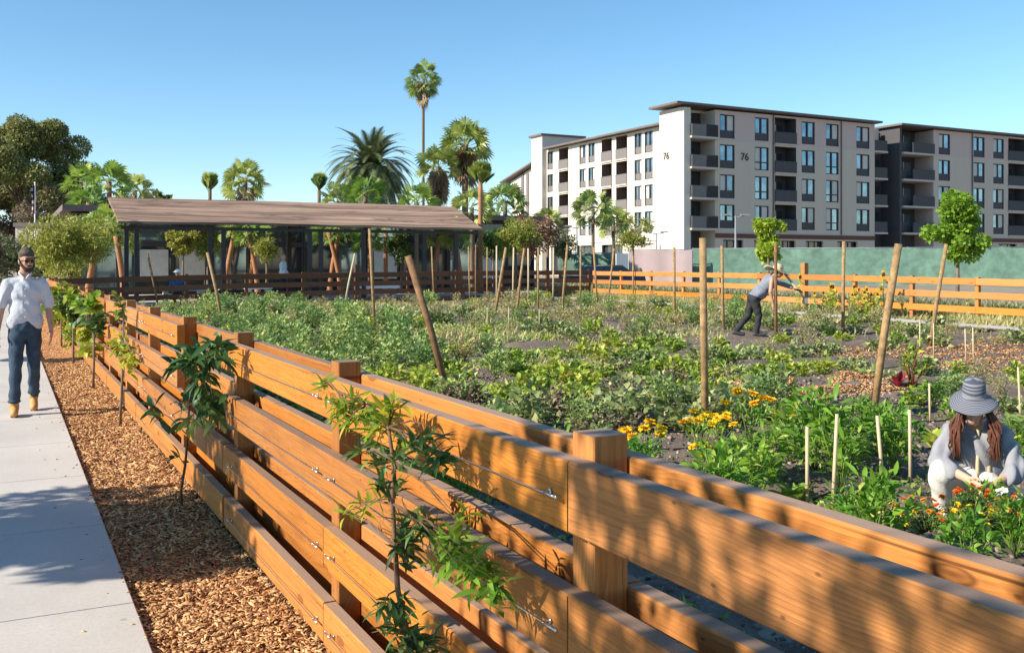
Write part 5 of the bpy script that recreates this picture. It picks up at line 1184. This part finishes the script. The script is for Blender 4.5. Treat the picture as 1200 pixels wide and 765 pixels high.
blob('collar', [c_((-.055, -.075, 1.52), .014, (-.015, -.115, 1.47), .014), c_((.055, -.075, 1.52), .014, (.015, -.115, 1.47), .014), c_((-.062, -.06, 1.525), .014, (-.05, .05, 1.545), .014), c_((.062, -.06, 1.525), .014, (.05, .05, 1.545), .014), c_((-.05, .05, 1.545), .014, (.05, .05, 1.545), .014)], .006, 'shirt_print', man, 1)
blob('jeans', [e_((0, .02, .95), (.165, .13, .11)), e_((0, .0, .86), (.09, .10, .06)), c_((-.085, .0, .89), .097, (-.10, -.12, .50), .070), c_((-.10, -.12, .50), .069, (-.112, -.155, .16), .060), c_((.085, .02, .89), .097, (.095, .04, .50), .070), c_((.095, .04, .50), .069, (.10, .27, .20), .060)], .011, 'denim', man, 2, .004, sd=3)
for nm, a in (('jeans_cuff', (-.115, -.157, .155)), ('jeans_cuff', (.10, .28, .20))): blob(nm, [e_(a, (.073, .073, .028), (0 if a[0] < 0 else -.5, 0, 0))], .009, 'denim', man, 1)
for (ax_, ay_, az, tz, ty) in ((-.115, -.16, .085, 0.045, -.18), (.10, .31, .15, .04, -.15)):
    bt = blob('boot', [c_((ax_, ay_, az+.045), .052, (ax_, ay_+.01, az), .055), c_((ax_, ay_+.03, az-.035), .044, (ax_, ay_+ty*.55, tz+.012), .046), c_((ax_, ay_+ty*.55, tz+.01), .047, (ax_, ay_+ty, tz), .040)], .009, 'boot_tan', man, 2)
    blob('sole', [c_((ax_, ay_+.04, az-.072), .013, (ax_, ay_+ty, tz-.032), .013), c_((ax_-.028, ay_+.03, az-.072), .013, (ax_-.028, ay_+ty*.9, tz-.032), .013), c_((ax_+.028, ay_+.03, az-.072), .013, (ax_+.028, ay_+ty*.9, tz-.032), .013)], .007, 'boot_sole', bt, 1)
blob('cap', [e_(HP(0, -.015, .078), (.086, .104, .055), hr), c_(HP(0, -.02, .05), .082, HP(0, -.01, .075), .082), e_(HP(0, .135, .045), (.072, .062, .011), hr), c_(HP(0, -.012, .128), .010, HP(0, -.012, .131), .010)], .007, 'cap_brown', man, 1)
blob('beard', [e_(HP(0, .055, -.085), (.050, .045, .034), hr), c_(HP(-.068, .03, -.035), .017, HP(-.03, .075, -.09), .02), c_(HP(.068, .03, -.035), .017, HP(.03, .075, -.09), .02), c_(HP(-.022, .097, -.045), .0085, HP(.022, .097, -.045), .0085)], .006, 'hair_dark', man, 1)
blob('hair', [e_(HP(0, -.055, .0), (.072, .055, .06), hr), c_(HP(-.078, .0, .02), .013, HP(-.076, .02, -.02), .010), c_(HP(.078, .0, .02), .013, HP(.076, .02, -.02), .010)], .007, 'hair_dark', man, 1)
blob('sunglasses', [e_(HP(-.033, .093, .006), (.026, .008, .019), hr), e_(HP(.033, .093, .006), (.026, .008, .019), hr), c_(HP(-.012, .097, .012), .004, HP(.012, .097, .012), .004), c_(HP(-.06, .085, .012), .004, HP(-.08, -.01, .008), .0035), c_(HP(.06, .085, .012), .004, HP(.08, -.01, .008), .0035)], .0045, 'black_plastic', man, 0)
for q in range(6): MB().ell((.0, -.128-.012*(q > 1 and q < 5), 1.43-.075*q), (.007, .004, .007)).build('button', 'white_paint', man)

# ---------------- the crouching woman
WXp, WYp = 5.74, 4.38
wom = empty('person', (WXp, WYp, sz(WXp, WYp)-.02), R(-50), 'woman in grey striped sun hat, grey shirt and white trousers crouching among the peppers', 'person')
hd, HP, hr = head((-.02, -.16, .70), (-.05, -1, -.62), (0, -.35, 1), .95, False)
bd = hd+[c_((-.01, -.10, .62), .05, (0, -.05, .54), .058), e_((0, -.01, .45), (.155, .11, .15)), e_((.02, .08, .30), (.15, .12, .13)), e_((.03, .14, .22), (.165, .13, .12)),
         c_((-.16, -.03, .52), .050, (-.235, -.17, .34), .038), c_((-.235, -.17, .34), .037, (-.06, -.36, .30), .024), c_((.16, -.03, .52), .050, (.235, -.16, .33), .038), c_((.235, -.16, .33), .037, (.09, -.37, .28), .024),
         c_((-.06, .10, .22), .082, (-.23, -.22, .30), .056), c_((-.23, -.22, .30), .052, (-.21, -.10, .08), .036), c_((.10, .10, .20), .082, (.22, -.20, .15), .056), c_((.22, -.20, .15), .05, (.22, .15, .08), .036)]
bd += hand((-.06, -.36, .30), (.75, -.45, -.45), (0, -.5, .8), (.2, .6, -.7), .95, .9) + hand((.09, -.37, .28), (-.7, -.4, -.5), (0, -.5, .8), (-.2, .6, -.7), .95, .9)
blob('body', bd, .0065, 'skin', wom, 2)
blob('shirt', [e_((0, -.015, .45), (.18, .135, .15)), e_((.01, .05, .32), (.185, .15, .14)), c_((-.14, -.03, .535), .062, (.14, -.03, .535), .062), c_((-.155, -.03, .52), .070, (-.24, -.17, .35), .068), c_((-.24, -.17, .345), .066, (-.165, -.265, .325), .052),
               c_((.155, -.03, .52), .070, (.24, -.16, .34), .068), c_((.24, -.16, .335), .066, (.18, -.26, .305), .052), e_((.02, .10, .26), (.19, .15, .09))], .009, 'linen_grey', wom, 2, .0065)
blob('trousers', [e_((.02, .13, .22), (.185, .15, .125)), c_((-.05, .08, .235), .105, (-.23, -.22, .30), .082), c_((-.23, -.22, .295), .080, (-.215, -.12, .10), .060), c_((.10, .08, .20), .105, (.22, -.20, .15), .082), c_((.22, -.20, .145), .075, (.22, .15, .08), .058), c_((-.12, -.08, .27), .07, (.10, -.08, .22), .08)], .010, 'linen_white', wom, 2, .004, sd=2)
for x, y in ((-.21, -.14), (.22, .20)): blob('shoe', [c_((x, y+.05, .045), .036, (x, y-.10, .035), .036)], .008, 'white_paint', wom, 2)
wom.scale = (.96, .96, 1.10)
# hat: one lathe with a wavy brim
def hat(name, Pf, prof, mat, par, wave=.012, thick=.004, n=40, sd=0):
    vs = []; k = len(prof)
    for i in range(n):
        a = 2*math.pi*i/n
        for (r_h, z) in prof:
            dz = wave*max(0, (r_h-.1)/.1)*(math.sin(2*a+sd)+.6*math.sin(3*a+1+sd)); vs.append(Pf(r_h*math.cos(a), r_h*1.12*math.sin(a)-.01, z+dz))
    fs = [(i*k+j, ((i+1) % n)*k+j, ((i+1) % n)*k+j+1, i*k+j+1) for i in range(n) for j in range(k-1)]
    o = MB().add(vs, fs).build(name, mat, par, True); md = o.modifiers.new('s', 'SOLIDIFY'); md.thickness = thick; return o
hf = Vector((-.05, -1, -.30)).normalized(); hu = Vector((0, -.15, 1)); hu = (hu-hf*hu.dot(hf)).normalized(); hrr = hu.cross(hf); hc = Vector((-.02, -.18, .765))
HT = lambda x, y, z: (x*hrr.x+y*hf.x+z*hu.x, x*hrr.y+y*hf.y+z*hu.y, x*hrr.z+y*hf.z+z*hu.z)
HK = .88; hh = hat('sun_hat', lambda x, y, z: HT(x*HK, y*HK, z*.82 if z > 0 else z), [(.002, .125), (.035, .123), (.062, .113), (.078, .09), (.084, .05), (.086, .012), (.090, -.002), (.11, -.012), (.135, -.026), (.160, -.042), (.178, -.05)], 'hat_stripe', wom, .016); hh.location = hc
blob('hair', [e_(HP(0, -.03, .01), (.085, .085, .085), hr), c_((-.08, -.16, .69), .026, (-.10, -.17, .60), .024), c_((.06, -.16, .69), .026, (.09, -.17, .60), .024)], .007, 'hair_auburn', wom, 1, .003)
hrn = random.Random(4); mb = MB()
for s in (-1, 1):
    for k in range(75):
        a = hrn.uniform(-1, 1); x0 = -.015+s*(.062+.022*hrn.random()); ln = hrn.uniform(.15, .30); x1 = x0+s*(.03+.035*hrn.random())-.02*a; y1 = -.185+.05*a
        w1, w2 = hrn.uniform(-.012, .012), hrn.uniform(-.012, .012)
        mb.tube([(x0, -.165+.04*a, .72), (x0+s*.02+w1, -.185+.05*a, .72-ln*.35), (x1+w2, y1-.01, .72-ln*.7), (x1+w1*1.5, y1+.005, .72-ln), (x1+w2*2, y1+.01, .70-ln*1.12)], [.007, .0085, .0075, .005, .001], 5)
mb.build('loose_hair', 'hair_auburn', wom, True)
blob('lips', [c_(HP(-.014, .094, -.056), .0045, HP(.014, .094, -.056), .0045)], .003, 'lips', wom, 0)

# ---------------- the bending gardener
GX, GY, GZ, gzc = g_at(884, 396)
gar = empty('person', (GX, GY, sz(GX, GY)), R(62), 'gardener in straw hat, blue grey vest and black trousers bending forward in the far bed', 'person')
hd, HP, hr = head((.0, -.50, 1.33), (0, -1, -.55), (0, -.5, 1), 1.0)
bd = hd+[c_((0, -.44, 1.27), .055, (0, -.36, 1.20), .06), e_((0, -.26, 1.08), (.16, .12, .19), (.65, 0, 0)), e_((0, -.10, .90), (.15, .12, .16), (.5, 0, 0)), e_((0, .0, .80), (.16, .13, .12)),
         c_((-.17, -.32, 1.17), .05, (-.24, -.27, .92), .040), c_((-.24, -.27, .92), .038, (-.22, -.33, .68), .027), c_((.17, -.34, 1.17), .05, (.20, -.62, 1.08), .040), c_((.20, -.62, 1.08), .038, (.12, -.86, .98), .027),
         c_((-.09, .02, .80), .085, (-.10, -.07, .44), .055), c_((-.10, -.07, .44), .053, (-.10, -.02, .09), .038), c_((.09, .02, .80), .085, (.10, .10, .44), .055), c_((.10, .10, .44), .053, (.10, .34, .10), .038)]
bd += hand((-.22, -.33, .67), (0, -.15, -1), (0, -1, 0), (1, 0, 0))
blob('body', bd, .011, 'skin_tan', gar, 2)
blob('glove', hand((.12, -.86, .98), (-.15, -1, -.35), (-1, 0, 0), (0, 0, -1), 1.15), .009, 'glove_dark', gar, 1)
blob('vest', [e_((0, -.27, 1.08), (.185, .15, .20), (.65, 0, 0)), e_((0, -.12, .91), (.18, .155, .17), (.5, 0, 0)), c_((-.13, -.33, 1.19), .07, (.13, -.33, 1.19), .07), e_((0, -.03, .84), (.18, .155, .10))], .014, 'shirt_blue_grey', gar, 2, .005)
blob('sleeve', [c_((.16, -.34, 1.17), .065, (.20, -.62, 1.08), .058), c_((.20, -.62, 1.08), .056, (.14, -.80, 1.01), .045)], .014, 'shirt_blue_grey', gar, 2)
blob('trousers', [e_((0, .0, .80), (.175, .15, .12)), c_((-.085, .02, .78), .105, (-.10, -.07, .44), .075), c_((-.10, -.07, .44), .074, (-.10, -.02, .10), .06), c_((.085, .02, .78), .105, (.10, .10, .44), .075), c_((.10, .10, .44), .074, (.10, .33, .13), .06)], .014, 'trousers_black', gar, 2, .003)
for x, y, z in ((-.10, -.02, .04), (.10, .36, .06)): blob('boot', [c_((x, y+.04, z+.02), .05, (x, y-.15, .04), .045)], .012, 'glove_dark', gar, 2)
hf = Vector((0, -1, -.35)).normalized(); hu = Vector((0, -.35, 1)).normalized(); hrr = hu.cross(hf)
hh = hat('straw_hat', HT, [(.002, .125), (.05, .122), (.082, .10), (.094, .04), (.10, .0), (.14, -.012), (.19, -.022), (.25, -.028)], 'straw', gar, .018, .006); hh.location = (0, -.49, 1.375)
MB().tube([tuple(Vector(HT(.0, 0, .012))+Vector((0, -.49, 1.375))), tuple(Vector(HT(0, -.01, .040))+Vector((0, -.49, 1.375)))], [.097, .094], 24, False).build('hat_band', 'hat_band_dark', gar, True)  # plain dark band around the straw hat
blob('hair', [e_(HP(0, -.04, -.01), (.083, .075, .08), hr), c_(HP(0, -.09, -.03), .035, HP(0, -.11, -.12), .022)], .011, 'hair_dark', gar, 1)
# tool held by the gardener: light wooden handle leading down into the plants
t = empty('garden_tool', (GX, GY, sz(GX, GY)), R(62), 'pale wooden handled tool in front of the bending gardener', 'tool')
MB().tube([(.06, -.62, 1.32), (.12, -1.0, .86), (.13, -1.06, .79)], .026, 8).build('handle', 'bamboo', t, True)
MB().bev(.06, .20, -1.12, -1.05, .66, .80, .01).build('blade', 'steel', t)

# ---------------- two people by the pergola
def stander(label, px, zc, Z, rz, shirt, hatm=None, seated=False, trousers='trousers_black'):
    X, Y = w_at(px, zc); p = empty('person', (X, Y, Z), rz, label, 'person'); dz = -.42 if seated else 0
    hd, HP, hr = head((0, 0, 1.63+dz), (0, -1, -.1), (0, 0, 1))
    bd = hd+[c_((0, 0, 1.57+dz), .058, (0, 0, 1.45+dz), .062), e_((0, .01, 1.27+dz), (.165, .115, .20)), e_((0, .01, 1.0+dz), (.165, .125, .16))]
    for s in (-1, 1):
        bd += [c_((s*.18, 0, 1.41+dz), .054, (s*.25, .02, 1.13+dz), .042), c_((s*.25, .02, 1.13+dz), .040, (s*.2, -.17, .97+dz), .027)]; bd += hand((s*.2, -.17, .97+dz), (-s*.3, -.8, -.3), (-s, 0, .3), (0, 0, -1))
        bd += [c_((s*.1, 0, .93), .085, (s*.1, -.03, .5), .055), c_((s*.1, -.03, .5), .053, (s*.1, 0, .08), .038)] if not seated else [c_((s*.1, 0, .52), .085, (s*.12, -.42, .52), .055), c_((s*.12, -.42, .52), .053, (s*.12, -.42, .08), .038)]
    blob('body', bd, .012, 'skin', p, 2)
    sh = [e_((0, .01, 1.28+dz), (.19, .14, .20)), e_((0, .01, 1.05+dz), (.185, .145, .18)), c_((-.16, 0, 1.41+dz), .07, (.16, 0, 1.41+dz), .07)]
    for s in (-1, 1): sh += [c_((s*.18, 0, 1.41+dz), .07, (s*.25, .02, 1.14+dz), .06), c_((s*.25, .02, 1.13+dz), .057, (s*.22, -.1, 1.03+dz), .045)]
    blob('shirt', sh, .014, shirt, p, 2, .004)
    tr = [e_((0, .01, .93+dz), (.175, .145, .11))]
    for s in (-1, 1): tr += ([c_((s*.09, 0, .9), .1, (s*.1, -.03, .5), .075), c_((s*.1, -.03, .5), .074, (s*.1, 0, .1), .06)] if not seated else [c_((s*.09, 0, .5), .1, (s*.12, -.42, .52), .078), c_((s*.12, -.42, .5), .074, (s*.12, -.42, .1), .06)])
    blob('trousers', tr, .014, trousers, p, 2)
    for s in (-1, 1): y = 0 if not seated else -.42; blob('shoe', [c_((s*.1, y+.03, .045), .042, (s*.11, y-.14, .04), .04)], .012, 'glove_dark', p, 1)
    if hatm: blob('hat', [e_(HP(0, -.005, .075), (.095, .11, .07), hr), e_(HP(0, .0, .05), (.16, .17, .012), hr)], .01, hatm, p, 1)
    else: blob('hair', [e_(HP(0, -.045, .0), (.079, .06, .05), hr)], .01, 'curtain', p, 1)
    return p
stander('bald man in a pale blue shirt standing under the pergola', 332, 38.5, PF, R(60), 'shirt_pale')
stander('person in white hat and blue shirt sitting under the left end of the pergola', 208, 34.6, 0.1, R(170), 'shirt_blue', 'white_paint', True)
X, Y = w_at(208, 34.6); b_ = empty('stool', (X, Y, .06), R(170), 'plain dark stool under the person in the blue shirt', 'stool')
MB().bev(-.2, .2, -.16, .2, .36, .42, .01).build('seat', 'trim_dark', b_)
for sx_ in (-1, 1):
    for sy_ in (-1, 1): MB().tube([(sx_*.15, .02+sy_*.13, 0), (sx_*.14, .02+sy_*.12, .359)], .018, 8).build('leg', 'trim_dark', b_)

# ================================================================ sky, sun, camera
W = bpy.data.worlds.new('World'); scn.world = W; W.use_nodes = True; nt = W.node_tree
sky = nt.nodes.new('ShaderNodeTexSky'); sky.sky_type = 'NISHITA'; sky.sun_disc = False
SUN_EL, SUN_AZ = R(31), R(-87.5)          # azimuth from +Y towards +X
sky.sun_elevation = SUN_EL; sky.sun_rotation = SUN_AZ; sky.air_density = .9; sky.dust_density = .0; sky.ozone_density = 3.0; sky.altitude = 20
hsv = nt.nodes.new('ShaderNodeHueSaturation'); hsv.inputs['Saturation'].default_value = 1.12; hsv.inputs['Hue'].default_value = .491; nt.links.new(sky.outputs[0], hsv.inputs['Color']); nt.links.new(hsv.outputs[0], nt.nodes['Background'].inputs[0]); nt.nodes['Background'].inputs[1].default_value = .105
L = bpy.data.lights.new('sun', 'SUN'); L.energy = 4.8; L.angle = R(.53); L.color = (1, .90, .76); lo = bpy.data.objects.new('sun', L); C.objects.link(lo)
sd = Vector((math.sin(SUN_AZ)*math.cos(SUN_EL), math.cos(SUN_AZ)*math.cos(SUN_EL), math.sin(SUN_EL))); lo.rotation_euler = sd.to_track_quat('Z', 'Y').to_euler(); lo.location = (0, 0, 30)
cam = bpy.data.cameras.new('camera'); co = bpy.data.objects.new('camera', cam); C.objects.link(co); scn.camera = co
cam.sensor_fit = 'HORIZONTAL'; cam.sensor_width = 36; cam.lens = 36*FPX/1200; cam.shift_y = -(382.5-HZ)/1200; cam.clip_end = 5000; cam.clip_start = .05
co.location = (0, 0, CH); co.rotation_euler = (R(90), 0, -ANG)
scn.view_settings.view_transform = 'Standard'; scn.view_settings.look = 'None'; scn.view_settings.exposure = .84; scn.view_settings.gamma = 1
scn.render.film_transparent = False
scn.cycles.max_bounces = 6; scn.cycles.diffuse_bounces = 3; scn.cycles.transparent_max_bounces = 4
